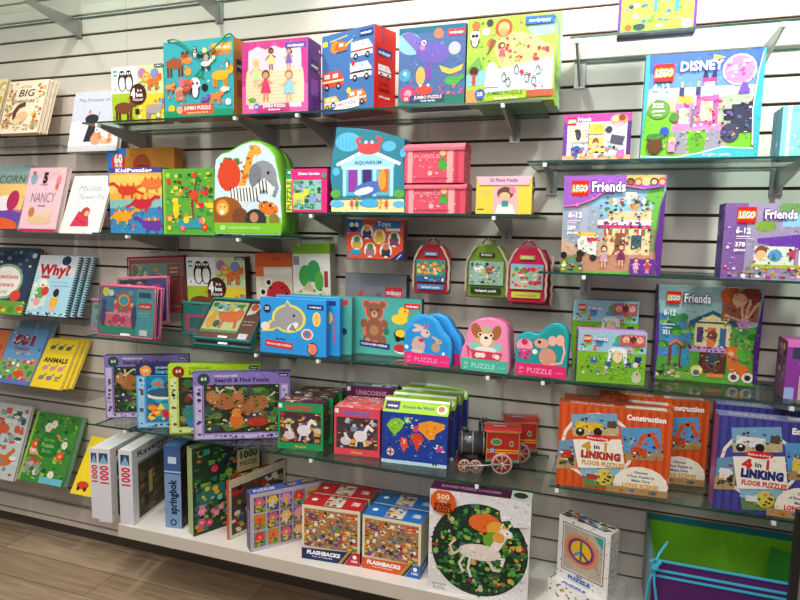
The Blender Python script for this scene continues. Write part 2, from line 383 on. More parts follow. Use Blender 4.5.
glass_shelf(X25(538, ZL2), 1.2, ZL2, D25, 'glass shelf under the pizzeria building set')
glass_shelf(X25(86, ZL3), X25(652, ZL3)-.002, ZL3, D25, 'long glass shelf under the zip pouches and animal shaped puzzle tins')
glass_shelf(X25(652, ZL3)+.002, 1.2, ZL3+.05, D25, 'glass shelf under the treehouse building set')
glass_shelf(X25(570, ZTR), 1.2, ZTR, D25, 'highest glass shelf at right, its box cut off by the top of the photo')
glass_shelf(X25(95, ZTN, .30), X25(277, ZTN, .30)-.002, ZTN, .30, 'glass shelf under the search and find puzzles')
glass_shelf(X25(277, ZTN, .30)+.002, X25(540, ZTN, .30), ZTN, .30, 'glass shelf under the unicorn and world map puzzles and red train')
glass_shelf(X25(549, ZL4), 1.2, ZL4, D25, 'glass shelf under the linking floor puzzles')
for px, g, dep, wh in ((None, ZA, D25, 'left bracket of the top left glass shelf'), (0, ZA, D25, 'right bracket of the top left glass shelf')):
    bracket(P(79 if px is None else 220, 25, 0).x, g, dep, 'steel '+wh)
for px, g, dep, wh in ((97, ZBs, .25, 'steel bracket at the left end of the jumbo puzzle shelf'), (235, ZBs, .25, 'steel bracket below the pink stage puzzle'), (297, ZBs, .25, 'steel bracket below the right edge of the pink stage puzzle'), (503, ZBs, .25, 'steel bracket below the animal map puzzle'),
      (127, ZC, .25, 'steel bracket below the dinosaur puzzle'), (238, ZC, .25, 'steel bracket below the safari animal box'), (311, ZD, .25, 'steel bracket below the small green and pink puzzle'), (494, ZD, .25, 'steel bracket below the yellow flap box'),
      (545, ZL1, .25, 'steel bracket at the left end of the small purple building set shelf'), (806, ZL1, .25, 'steel bracket below the teal box at the right edge'), (584, ZL2, .25, 'steel bracket below the pizzeria building set'), (577, ZTR, .25, 'steel bracket at the left end of the highest right shelf'), (785, ZTR, .25, 'steel bracket at the right of the highest right shelf'),
      (256, ZL3, .25, 'steel bracket below the shark puzzle'), (318, ZL3, .25, 'steel bracket below the teal puzzle beside the shark'), (488, ZL3, .25, 'steel bracket below the pink dog puzzle'), (543, ZL3, .25, 'steel bracket below the teal mouse puzzle'), (792, ZL3+.05, .25, 'steel bracket below the purple building set at the right edge'),
      (125, ZTN, .30, 'steel bracket at the left of the search and find shelf'), (311, ZTN, .30, 'steel bracket below the green unicorn puzzle'), (477, ZTN, .30, 'steel bracket below the red train'), (557, ZL4, .25, 'steel bracket below the front orange floor puzzle'), (774, ZL4, .25, 'steel bracket below the purple floor puzzle')):
    bracket(X25(px, g, dep), g, dep, wh)
# white platform along the bottom of the wall
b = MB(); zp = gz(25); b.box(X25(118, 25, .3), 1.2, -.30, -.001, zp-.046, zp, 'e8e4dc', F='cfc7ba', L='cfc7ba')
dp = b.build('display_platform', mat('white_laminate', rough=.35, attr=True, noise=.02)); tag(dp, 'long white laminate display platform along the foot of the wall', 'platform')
b = MB(); b.box(X25(118, 25, .3), 1.2, -.008, -.001, ZB-.002, zp-.0465, '4a4038'); b.build('support_panel', MATS['toe_kick_dark'], dp)
# ------------------------------------------------------------------ camera, lights, view
cam = bpy.data.cameras.new('camera'); co = bpy.data.objects.new('camera', cam); C.objects.link(co)
cam.lens = 27; cam.sensor_width = 36; cam.clip_start = .05
M = Matrix(((RV.x, UV.x, -FV.x, CAM.x), (RV.y, UV.y, -FV.y, CAM.y), (RV.z, UV.z, -FV.z, CAM.z), (0, 0, 0, 1))); co.matrix_world = M; sc.camera = co
def area(name, loc, target, size, power, col, spread=math.pi):
    li = bpy.data.lights.new(name, 'AREA'); li.shape = 'RECTANGLE'; li.size, li.size_y = size; li.energy = power; li.color = col; li.spread = spread
    o = bpy.data.objects.new(name, li); C.objects.link(o); o.location = loc; d = Vector(target)-Vector(loc); o.rotation_euler = d.to_track_quat('-Z', 'Y').to_euler()
def spot(name, loc, target, power, col, ang, blend=.6, r=.06):
    li = bpy.data.lights.new(name, 'SPOT'); li.energy = power; li.color = col; li.spot_size = math.radians(ang); li.spot_blend = blend; li.shadow_soft_size = r
    o = bpy.data.objects.new(name, li); C.objects.link(o); o.location = loc; d = Vector(target)-Vector(loc); o.rotation_euler = d.to_track_quat('-Z', 'Y').to_euler()
wd = bpy.data.worlds.new('store_air'); sc.world = wd; wd.use_nodes = True; bg = wd.node_tree.nodes['Background']; bg.inputs[0].default_value = (1, .97, .93, 1); bg.inputs[1].default_value = .27
area('ceiling_panel', (-1.6, -1.9, 3.0), (-1.3, 0, 1.2), (1.2, .6), 16, (1, .94, .86))
area('ceiling_panel', (.3, -2.2, 3.0), (0, 0, .9), (1.2, .6), 22, (1, .95, .89))
area('ceiling_panel', (-.6, -4.2, 2.9), (-.6, 0, .6), (2.4, 1.2), 32, (1, .96, .91))
spot('track_spot', (.6, -.85, 2.95), (.4, 0, 2.15), 260, (1, .98, .95), 62)
spot('track_spot', (-.45, -.9, 2.95), (-.3, 0, 2.0), 100, (1, .97, .92), 70)
spot('track_spot', (-1.45, -.9, 2.95), (-1.45, 0, 1.7), 62, (1, .95, .88), 75)
spot('track_spot', (-2.5, -1.0, 2.95), (-2.3, 0, 1.5), 30, (1, .94, .86), 75)
spot('track_spot', (-.9, -1.9, 2.95), (-1.1, -.2, .35), 60, (1, .95, .9), 50)
vs = sc.view_settings; sc.display_settings.display_device = 'sRGB'; vs.view_transform = 'Standard'; vs.look = 'None'; vs.gamma = 1; vs.use_curve_mapping = False; vs.exposure = 0
# ------------------------------------------------------------------ shared marks
W = 'ffffff'
def lego(A, x, y, w):
    h = w*A.w/A.h*.95; A.r(x, y, w, h, 'd8141c'); cx, cy = x+w/2, y+h/2
    A.t('LEGO', cx, cy, h*.36, 'f7d417', w*.92, .16, sh=.15).t('LEGO', cx, cy, h*.36, '15110f', w*.87, .1, sh=.15).t('LEGO', cx, cy, h*.36, W, w*.84, .04, sh=.15)
def busy(A, n, x, y, w, h, a=.6, b=1.7): A.sc(n, x, y, w, h, ['1c1a24', '3a2a3a', 'f4efe4', 'c83a5a', 'e8a83a', '3a6a9a', '5a3a24', '8a4a8a', '3a8a4a', 'd8c8a8'], a, b, 'm')
def friends(A, x, y, h, w, c='5b2a86'):
    A.t('Friends', x, y, h, c, w*1.03, .11).t('Friends', x, y, h, W, w, .03)
def ages(A, x, y, k, a='6-12', n='289'):
    A.t(a, x, y, 5*k, W, 13*k, .03).r(x-7*k, y+5*k, 12*k, .9*k, 'e6dcef').r(x-7*k, y+7*k, 9*k, .7*k, 'e6dcef').t(n, x-3*k, y+12*k, 3.6*k, W, 8*k).t('pieces', x-2*k, y+16.5*k, 2.8*k, W, 10*k, .02)
LEAF = ['2f7a34', '58a53f', '1f5a2c', '8fc04a', '3c8f52']
TOYS = ['d83a2c', 'f2b52a', '2f74c0', 'f4f0e6', '3a9a4c', 'e8743a', '7a3f8a', 'c9a06a', '5a2c1c']
def stand(px, wy, ey=None): pass
# ================================================================== row of jumbo puzzles
JP = 'jumbo puzzle boxes on the second shelf'
def jumbo_label(A, x, y, w, c, name, tc=W):
    k = A.w/A.h; A.r(x, y, w, 10, c).e(x-1, y+4, 5.5, '3a52a8').t('25', x-1, y+4, 4.5, W, 6).t('JUMBO PUZZLE', x+w/2+2, y+3.4, 4, tc, w*.78, .03).t(name, x+w/2+2, y+7.8, 2.4, tc, w*.4, .01)
def f4box(A, dim=False):
    A.r(0, 0, 50, 47, 'f4f4f2').r(50, 0, 50, 53, 'cfe0a8').r(0, 47, 50, 53, 'a8c82e').r(50, 50, 50, 50, 'f2d438')
    A.penguin(21, 44, 38).penguin(34, 44, 38).r(3, 6, 8, 3, '4a9a8a').r(4, 13, 7, 3, '3aa0a8').e(7, 40, 4, W).t('0', 7, 40, 5, '5a2a7a', 3)
    A.e(60, 14, 8, 'b07ac0').e(84, 16, 8, '8090c8').e(68, 22, 9, 'f09a3a').e(68, 21, 6, 'f8c060').e(65, 20, 1.2, '1a1a1a').e(71, 20, 1.2, '1a1a1a').beast(80, 44, 26, 'f07a28', 'd85a1c').sc(12, 54, 24, 42, 22, ['e8742a', '8fb83a', '2e7a3a'], 1, 2)
    A.sc(22, 2, 52, 46, 44, ['7aa020', 'd8e04a', 'e8742a'], 1, 3).beast(23, 96, 42, '7a4628', '5a3018').beast(80, 97, 36, 'a8a4ae', '8a8692').sc(10, 52, 54, 44, 40, ['f8f0a0', 'e8a820'], 2, 4)
    A.e(52, 50, 16, '4a1c14').t('4', 43, 48, 15, W, 8, .08).t('in a', 55, 43, 5, W, 9).t('box', 55, 51, 6.5, W, 12, .06).t('PUZZLE SET', 52, 60, 3.2, W, 20).r(46, 76, 8, 9, '3a2418')
    A.r(84, 0, 16, 5, '2a2c34').t('mudpuppy', 92, 2.5, 2.6, W, 12)
carton('puzzle_box', 'four in a box puzzle set with penguins, left end of the jumbo puzzle row', 'puzzle', upright(113, 164.5, ZBs, -.2, -.2, 68), .05, ('f4f4f2', '4a2a22', 'd8d8d2'), det=120, front=f4box)
def f_teal(A):
    A.bg = '38aab4'; A.sc(30, 2, 3, 96, 80, ['e85a5a', 'f2c04a', 'f4e4c0', '2a7ac0', 'e87aa0', '1f8a7a'], .8, 1.8)
    A.r(68, 8, 28, 14, 'c88a4a').r(70, 7, 28, 9, 'f6b83a').t('mudpuppy', 84, 11.5, 3.4, W, 22)
    A.beast(17, 45, 30, '9a5a34', '6a3a22').penguin(46, 24, 16).r(50, 16, 9, 8, '3a3a42').fish(36, 26, 9, 'f08a3a').e(36, 40, 5, 'e8a23a').ln([(48, 46), (56, 38), (58, 46), (50, 50), (46, 46)], 3, '1e8a66')
    A.penguin(46, 76, 26).e(46, 56, 7, 'f6f6f2').e(43, 56, 1.6, '1a1a1a').e(49, 56, 1.6, '1a1a1a').beast(82, 62, 26, 'f2b62a', 'd8921a').beast(75, 84, 18, 'f08a3a').e(24, 68, 8, 'd8a08a').e(60, 62, 4.5, '221a1e').beast(25, 78, 18, 'c07a6a').e(93, 82, 4, 'e8e8e8')
    A.beast(62, 40, 15, 'f4ead8', '3a3a3a').e(28, 54, 5, 'e86a8a').fish(38, 88-34, 8, 'e85a3a').beast(9, 66, 13, 'e8a04a', 'b8702a').penguin(92, 40, 12).beast(60, 84, 12, '7a5ab0', '5a3a90').e(12, 88, 5, 'f4c83a').fish(88, 66, 7, 'f4f0e0', -1).beast(34, 70, 12, 'c8503a', '8a2a1a').flowers(6, 4, 4, 90, 80, ['f4c0d0', 'f4e48a', 'e85a5a'], 4)
    A.r(0, 91, 100, 9, '1f9a6a').p([(24, 89), (30, 83), (66, 82), (74, 88), (72, 97), (28, 97)], 'c85a3a').t('JUMBO PUZZLE', 50, 88, 4.5, W, 38).t('Animals of the World', 50, 94, 2.4, 'f8e0a0', 30).e(24, 90, 4.5, 'f2b07a')
def side_tag(c, t='mudpuppy'):
    return lambda A: (A.sc(14, 8, 8, 84, 84, [c, 'f4e8d0', '3a3a62'], 3, 7), A.r(20, 26, 60, 16, '2a2c5a'), A.t(t, 50, 34, 4, W, 50), A.r(22, 52, 56, 22, c))
def ropes(root, w, h, d, col, hang=False):
    b = MB(); z = h
    pts = []
    for i in range(17):
        t = i/16; pts.append((-w*.42+w*.9*t, -.004-.010*math.sin(math.pi*t), z+.004+.006*math.sin(t*9)-(.055*w/.2)*math.sin(math.pi*min(1, t*1.05))**1.0*t*1.2))
    b.tube(pts, .0028, col, 6); b.tube([pts[0], (-w*.43, .012, h+.003)], .0028, col, 6); b.tube([pts[-1], (w*.46, .02, h+.002)], .0028, col, 6)
    return tag(b.build('rope_handle', MF(), root), 'green rope handle draped over the front')
o = carton('jumbo_puzzle_box', 'teal jumbo puzzle box printed with small animals, green rope handle over its front', 'puzzle', upright(165, 234, ZBs, -.238, -.238, 43), .089, ('38aab4', 'e8962e', '38aab4'), det=160, front=f_teal, right=side_tag('c8641e'), asm=True, group=None)
M, w_, h_ = upright(165, 234, ZBs, -.238, -.238, 43); ropes(o, w_, h_, .089, '1fae7c')
def f_stage(A):
    A.r(0, 0, 100, 100, 'e05aa0').r(10, 8, 80, 84, 'f6d4e6').r(6, 40, 88, 46, 'efd8b4')
    for i in range(9): A.ln([(8, 44+i*5), (92, 44+i*5)], .5, 'd8b88a')
    for i in range(4): A.p([(i*25, 0), (i*25+25, 0), (i*25+20, 9), (i*25+12, 12), (i*25+4, 9)], 'd04090')
    A.p([(0, 0), (12, 0), (9, 30), (5, 60), (0, 62)], 'c8388a').p([(100, 0), (88, 0), (91, 30), (95, 60), (100, 62)], 'c8388a').r(66, 5, 32, 8, '5a4aa8').t('mudpuppy', 82, 9, 3.4, W, 24)
    A.person(22, 62, 38, 'c8e6a0', 'f0d070').person(45, 40, 30, 'f4e48a', '3a2018', '8a5a3a').person(72, 40, 28, '7a62b0', '2c1a4a', 'd8a070').person(37, 82, 42, 'd83a6a', '5a3020', 'd89a6a').person(72, 84, 42, '8ac8e8', 'e0642a').e(16, 80, 6, '6aa83a', ry=3)
    A.p([(22, 88), (72, 86), (74, 96), (24, 98)], 'd0347a').t('JUMBO PUZZLE', 50, 89.5, 3.8, W, 34).t('Ballerinas', 50, 94.5, 2.3, W, 18).e(23, 90, 4.5, '5a6ac0').t('25', 23, 90, 3.4, W, 5)
carton('jumbo_puzzle_box', 'pink jumbo puzzle box showing dancers on a curtained stage, purple side', 'puzzle', upright(242.5, 308, ZBs, -.238, -.238, 43), .089, ('e05aa0', '5c2f86', '6a3a96'), det=200, front=f_stage, right=side_tag('8a4ab0'), asm=False)
def f_cars(A):
    A.e(26, 17, 8.5, 'f28a2a').ln([(16, 9), (50, 6)], 1.2, 'f4d83a').e(38, 18, 12, 'f06a2a', ry=6).r(34, 14, 8, 4, 'fff0d0').ln([(46, 18), (60, 12)], 2, 'f4d83a').r(28, 24, 22, 1.2, '22222a').r(2, 8, 9, 6, 'f4e23a')
    A.van(77, 34, 40, 'f4f4f4', 'd8242c').van(22, 66, 42, 'e04a2a', 'f6e0c0').van(76, 60, 40, 'e8eef2', '2a3a5a').r(60, 52, 32, 2, '22242e').van(20, 92, 30, 'f2c23a', W).van(70, 90, 34, 'f07a2a', 'f6f0e0').e(62, 42, 3.5, 'e03a3a').e(54, 74, 4, 'f4e23a').sc(12, 5, 5, 88, 70, ['7a9ac8', '6a8ab8'], 1, 2)
    A.p([(24, 88), (74, 82), (74, 95), (24, 98)], 'f6f6f4').t('JUMBO PUZZLE', 48, 89.5, 3.8, 'd8342c', 38, rot=3).t('To the Rescue!', 48, 94, 2.2, '3a4a6a', 22, rot=3).e(24, 90, 5, '2a3a8a').t('25', 24, 90, 3.4, W, 6).r(74, 4, 24, 7, '2f3f8a').t('mudpuppy', 86, 7.5, 3, W, 20)
def f_cars_s(A):
    A.sc(40, 2, 2, 96, 96, ['c82018', 'f05a3a'], 1.5, 2.5).ln([(34, -0), (36, 18), (48, 18), (50, 8)], 3, '2f3a7a').r(14, 26, 66, 9, '2f3f8a').t('mudpuppy', 46, 30.5, 4, W, 54).van(48, 58, 60, 'f6f6f4', 'd83a2c').t('To the', 44, 68, 4.5, '7a1810', 40, .03).t('Rescue!', 46, 75, 5, '7a1810', 52, .04).t('jumbo puzzle', 48, 84, 3, W, 50)
carton('jumbo_puzzle_box', 'blue jumbo puzzle box with rescue vehicles, turned to show its red side', 'puzzle', upright(322, 373.5, ZBs, -.175, -.247, 37), .1, ('4673ae', 'd82a20', '4673ae'), det=200, front=f_cars, right=f_cars_s)
def f_whale(A):
    A.r(0, 0, 100, 100, '4a6aa0').r(0, 0, 100, 8, '1f6a8a').r(0, 88, 100, 12, '1f7a6a').sc(30, 2, 10, 94, 76, ['6a8ac8', '3a5a98', '8a6ab0', '3a8aa8'], 1, 3)
    A.e(16, 20, 20, '8ac0d8', ry=14, rot=-20).p([(3, 8), (18, 5), (40, 20), (80, 30), (72, 42), (52, 46), (38, 44), (30, 34)], '7468b8').e(52, 34, 26, '6a5cb4', ry=13, rot=-8).e(36, 26, 4, 'e07a9a').e(38, 20, 3.5, W).e(38.5, 20.5, 1.7, '1a1a2a').p([(76, 34), (96, 20), (92, 36)], '6a5cb4').e(60, 10, 7, 'f07a5a').r(74, 6, 24, 8, 'd83a4a').t('mudpuppy', 86, 10, 3.2, W, 20)
    A.e(10, 60, 9, '4aa0c0', rot=20).e(10, 58, 2.5, W).e(34, 62, 7, 'e8b05a', ry=12).e(46, 58, 5, '7a4aa8', ry=11).p([(62, 50), (80, 56), (98, 50), (94, 58), (78, 62), (66, 58)], 'f0c24a').e(84, 30, 9, 'b8c0c8').e(82, 70, 12, '4aa84a', ry=6).e(95, 66, 4, '4aa84a').e(15, 84, 12, 'c83a6a').e(15, 84, 6, 'f0a0b0').e(40, 80, 13, 'e8483a', ry=6).e(34, 74, 2, W).e(46, 74, 2, W).sc(16, 60, 74, 38, 14, ['c85a8a', 'e8843a', '8a4a9a'], 1.5, 3)
    A.r(18, 86, 52, 9, '3a3a7a').t('JUMBO PUZZLE', 46, 89, 4, 'f4e8c8', 42).t('Under the Sea', 46, 93.5, 2.3, W, 22).e(13, 90, 5, 'd84a5a').t('25', 13, 90, 3.4, W, 6)
carton('jumbo_puzzle_box', 'deep blue jumbo puzzle box with a purple whale and sea creatures', 'puzzle', upright(398, 464, ZBs, -.238, -.24, 29), .089, ('4a6aa0', '2a4a7a', '1f6a8a'), det=260, front=f_whale)
def f_map(A):
    A.r(0, 0, 100, 100, 'a8c84a').p([(36, 22), (60, 18), (78, 26), (98, 40), (98, 50), (60, 62), (40, 58), (30, 34)], 'f2d08a').p([(30, 62), (98, 50), (98, 92), (20, 92)], 'cfe8f4').p([(0, 66), (26, 60), (34, 70), (20, 78), (0, 80)], '8ac8d8').p([(0, 60), (14, 44), (20, 60), (0, 66)], '6ab04a').p([(68, 14), (98, 10), (98, 24), (76, 26)], 'a0cfe0').r(0, 84, 12, 16, 'f0a05a')
    A.sc(50, 3, 4, 60, 54, ['6aa03a', '8ab83a', 'e8e05a', 'c8783a', '4a8a3a'], .8, 2).e(42, 13, 10, 'e85a2a').e(42, 13, 6.5, 'f8c080').e(42, 18, 5, 'f4a05a').penguin(9, 34, 22).e(9, 20, 6, W).e(7, 20, 2, '16161a').e(11, 20, 2, '16161a').e(10, 8, 5, 'e8743a').e(26, 6, 4, '3a3a3a').e(22, 16, 4.5, 'e0e0e0').e(28, 30, 5, 'c8783a').e(40, 34, 4, '7a3a1a').person(41, 52, 22, 'e05a7a', '3a1a10').p([(28, 24), (34, 28), (24, 44)], '8a5a2a').e(9, 62, 5, '4a1a1a').r(7, 66, 4, 12, 'e04a3a')
    A.p([(24, 58), (36, 56), (38, 82), (22, 82)], 'fafafa').e(30, 58, 5, 'fafafa').e(28, 57, .8, '111111').e(32, 57, .8, '111111').sc(26, 44, 24, 50, 30, ['d8343a', 'f4f0e0', 'e87a3a', 'c83a5a'], 1, 2.6, 'm')
    for x, y in ((58, 62), (82, 64), (44, 70), (78, 76), (49, 76), (70, 72)): A.penguin(x, y+6, 11)
    A.e(64, 66, 2.4, 'd83a3a').r(66, 3, 32, 9, '2f74c0').t('mudpuppy', 82, 7.5, 3.6, W, 24).sc(8, 66, 64, 30, 24, ['e0405a', '6aa83a'], 1, 2).r(70, 88, 30, 8, 'b85a32')
    A.p([(20, 89), (70, 86), (70, 97), (22, 99)], 'a4c832').t('JUMBO PUZZLE', 46, 90, 4, '3a5a2a', 40).t('Animals of the World', 47, 95.5, 2.2, W, 26).e(17, 90, 6, '3a62b8').t('25', 17, 90, 4, W, 7)
def s_plain(c1, c2): return lambda A: A.r(0, 0, 100, 100, c1).r(0, 0, 100, 16, c2).sc(16, 6, 20, 88, 74, [c2, 'e8e8d8', '4a8a5a'], 3, 8)
carton('jumbo_puzzle_box', 'lime and sky blue jumbo puzzle box with an animal map, front right of its row', 'puzzle', upright(465.5, 553, ZBs, -.243, -.243, 20), .085, ('a8c84a', '9fc05a', 'a8c84a'), det=200, front=f_map, right=s_plain('a8c860', '3aa0a8'))
carton('jumbo_puzzle_box', 'matching green sided puzzle box hidden behind the animal map box', 'puzzle', upright(478, 557, ZBs, -.155, -.155, 19), .085, ('a8c84a', '8cc49a', 'a8c84a'), right=s_plain('9ad0b0', '2f9ab8'))
# ================================================================== third row
def f_sixty(A):
    A.r(0, 0, 30, 60, '2a7ac8').p([(30, 0), (100, 0), (100, 60), (20, 60)], 'c8822a').e(17, 16, 11, 'd83a2c').t('60', 17, 12, 10, W, 13, .06).t('PIECES', 17, 20, 3.4, W, 11).e(52, 20, 13, 'c0401e').e(54, 17, 7, '9a5a2a').p([(30, 30), (50, 18), (92, 30), (96, 40), (30, 40)], 'a8242a').r(0, 36, 100, 64, '4a4a8a')
carton('puzzle_box', 'blue and orange sixty piece puzzle box standing behind the dinosaur puzzle', 'puzzle', upright(110, 176, ZC, -.08, -.08, 149), .05, ('4a4a8a', 'b8742a', 'c88a3a'), det=60, front=f_sixty)
def f_dino(A):
    A.r(0, 0, 100, 8, '4a4aa0').t('KidPuzzles', 48, 4, 5, W, 70, .06).r(0, 8, 100, 92, 'f0b44a').r(0, 55, 100, 45, '3a8ac0').p([(0, 12), (40, 10), (100, 14), (100, 40), (40, 34), (0, 40)], 'f8d06a').p([(0, 50), (100, 44), (100, 60), (0, 62)], '8ac0b8').sc(50, 2, 58, 96, 40, ['2a6ab8', '5aa8d8', 'e05a3a', '7a3a98', '3ab0b0'], 1, 4)
    for x, y, c, f in ((35, 34, 'd8402a', -1), (62, 54, 'c8283a', 1), (24, 74, 'f0a42a', 1), (80, 86, '6a3aa0', -1), (82, 24, 'e87a3a', 1)):
        A.e(x, y, 19, c, ry=8).ln([(x+f*14, y-2), (x+f*26, y-10), (x+f*33, y-9)], 5, c).ln([(x-f*14, y), (x-f*30, y+6)], 4, c).ln([(x-8, y), (x-9, y+12)], 4, c).ln([(x+8, y), (x+9, y+12)], 4, c)
        for i in range(5): A.p([(x-14+i*6, y-6), (x-8+i*6, y-6), (x-11+i*6, y-12)], 'f4c83a' if i % 2 else 'e86a2a')
carton('puzzle_box', 'orange and blue puzzle box covered with dinosaurs', 'puzzle', upright(111, 163, ZC, -.225, -.225, 168), .06, ('f0b44a', '2a6a5a', '4a4aa0'), det=300, front=f_dino)
def f_jungle(A):
    A.r(0, 0, 100, 100, '5ea83a').r(0, 0, 5, 100, '8ac040').sc(120, 6, 4, 92, 92, LEAF+['b8d84a', 'f2d43a', '2f8a6a'], 2, 6, 'm').sc(26, 8, 6, 88, 70, ['e8402a', 'f28a2a', 'd8283a', '8a3a1a'], 2, 5).ln([(60, 80), (58, 50), (66, 20)], 3, '8a3a2a').e(62, 40, 8, 'd8482a').e(26, 62, 6, 'f0d02a', ry=14).r(30, 76, 46, 14, '2f9aa8').flowers(8, 4, 66, 92, 32, ['e8402a', 'f4d83a', 'e85a8a'], 7)
carton('puzzle_box', 'green puzzle box covered with a dense jungle scene of parrots and flowers', 'puzzle', upright(164, 215, ZC, -.225, -.225, 169), .045, ('5ea83a', '3a7a3a', '7a8ab8'), det=200, front=f_jungle)
# shaped boxes: outline given in per cent of width and height (y down)
def shaped(name, label, cat, fr, d, outl, cols, front, group=None, bev=.006, split=None):
    M, w, h = fr; out = [((x/100-.5)*w, (1-y/100)*h) for x, y in outl]
    a = sum(out[i-1][0]*out[i][1]-out[i][0]*out[i-1][1] for i in range(len(out)))
    if a < 0: out = out[::-1]
    root = empty(name, M, label, cat, group); b = MB(); sp = d*(split or .55)
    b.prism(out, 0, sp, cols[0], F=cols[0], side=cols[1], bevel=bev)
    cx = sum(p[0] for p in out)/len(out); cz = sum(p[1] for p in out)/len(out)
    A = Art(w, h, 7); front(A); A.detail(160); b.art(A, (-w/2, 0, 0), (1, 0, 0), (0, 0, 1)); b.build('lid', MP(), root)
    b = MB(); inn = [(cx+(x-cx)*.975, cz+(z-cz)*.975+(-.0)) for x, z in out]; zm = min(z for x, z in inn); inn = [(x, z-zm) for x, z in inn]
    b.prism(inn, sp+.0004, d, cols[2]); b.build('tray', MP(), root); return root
def smooth(pts, n=3):
    for _ in range(n):
        q = []
        for i in range(len(pts)):
            a, b_ = pts[i], pts[(i+1) % len(pts)]
            q += [(a[0]*.75+b_[0]*.25, a[1]*.75+b_[1]*.25), (a[0]*.25+b_[0]*.75, a[1]*.25+b_[1]*.75)]
        pts = q
    x0, x1 = min(p[0] for p in pts), max(p[0] for p in pts); y0, y1 = min(p[1] for p in pts), max(p[1] for p in pts)
    return [((x-x0)/(x1-x0)*100, (y-y0)/(y1-y0)*100) for x, y in pts]
OUT_SAF = [(2, 100), (0, 60), (1, 32), (3, 18), (12, 12), (25, 10), (42, 3), (58, 0), (70, 2), (82, 8), (90, 16), (94, 30), (99, 48), (98, 60), (100, 80), (99, 100)]
def f_saf(A):
    A.p([(50+(x-50)*.965, 50+(y-50)*.965) for x, y in OUT_SAF], 'cfe8f4').p([(3, 78), (40, 74), (97, 80), (98, 97), (3, 97)], '8ac83a').sc(14, 10, 16, 30, 20, ['3a8a3a', '58a53f', '2f7a34'], 3, 6)
    A.e(24, 36, 17, 'd8482a', ry=17).p([(12, 26), (20, 16), (26, 28)], 'd8482a').p([(26, 26), (34, 18), (36, 30)], 'd8482a').e(72, 38, 20, '8f959c', ry=17).ln([(88, 36), (92, 50), (88, 58)], 5, '8f959c').e(80, 34, 2, '1a1a1a').e(62, 36, 9, '7a8088', ry=12).ln([(38, 60), (48, 34), (56, 14)], 9, 'f2a63a').e(62, 10, 9, 'f2a63a', ry=5, rot=-20).sc(14, 38, 16, 20, 40, ['c8641e', 'b8581a'], 1.5, 3).e(58, 8, 1.2, '1a1a1a')
    A.e(44, 56, 22, 'f4f4f0', ry=9).ln([(60, 54), (74, 44), (84, 52)], 10, 'f4f4f0')
    for i in range(12): A.ln([(26+i*4.6, 49+(-8 if i > 8 else 0)), (28+i*4.6, 63+(-8 if i > 8 else 0))], 1.6, '1c1c20')
    A.e(18, 74, 26, '9a5a2a', ry=16).e(14, 70, 10, 'e0902a').e(14, 71, 7, 'f4c868').e(11, 69, 1, '1a1a1a').e(17, 69, 1, '1a1a1a').e(13, 75, 3, 'f4f0e0').e(40, 80, 12, '7a4a2a', ry=10).e(62, 82, 15, '3c3438', ry=11).e(60, 80, 6, 'c08a6a').e(80, 70, 14, 'e07a2a', ry=7, rot=-12).sc(10, 66, 62, 28, 16, ['f4ead0', '5a2a1a'], 1, 2.4).e(88, 82, 7, '8a7a3a').r(2, 86, 96, 11, '7cc832').t('60', 14, 91, 4.6, 'e4f4c0', 7).t('JUNGLE FRIENDS PUZZLE', 45, 91, 2.6, 'd4ecb0', 46, .01)
shaped('shaped_puzzle_box', 'round topped lime puzzle box with safari animals, giraffe above zebra and lion', 'puzzle', upright(214, 283, ZC, -.232, -.247, 142), .1, smooth(OUT_SAF, 1), ('7cc832', '6ab82a', '58a02a'), f_saf)
def f_d1(A):
    A.r(0, 0, 100, 100, 'd82a78').r(0, 0, 14, 100, '2f9a6a').r(1, 24, 14, 76, 'f0e03a').t('PUZZLE', 8, 62, 12, '2a8a5a', 66, .05, rot=90).r(18, 26, 68, 68, '8ac0b8').t('Green Garden', 56, 11, 6, W, 52).e(8, 9, 7, '1f7a54').t('42', 8, 8, 6, W, 8).sc(70, 18, 26, 68, 68, LEAF+['5a8ad8', 'b0a0e0', 'e8d85a', '3aa0a0'], 2, 6, 'm').e(66, 72, 9, '8a9ae0').beast(32, 82, 34, 'd8d84a').e(93, 16, 6, '2f9a6a')
carton('puzzle_box', 'small green and pink garden puzzle box between safari box and crab house box', 'puzzle', upright(286, 327, ZD, -.24, -.24, 169), .05, ('d82a78', 'b01f60', 'e04a8a'), front=f_d1)
OUT_CRAB = [(1, 100), (4, 84), (0, 60), (1, 38), (6, 16), (8, 0), (40, 3), (62, 6), (98, 16), (97, 40), (99, 70), (100, 100)]
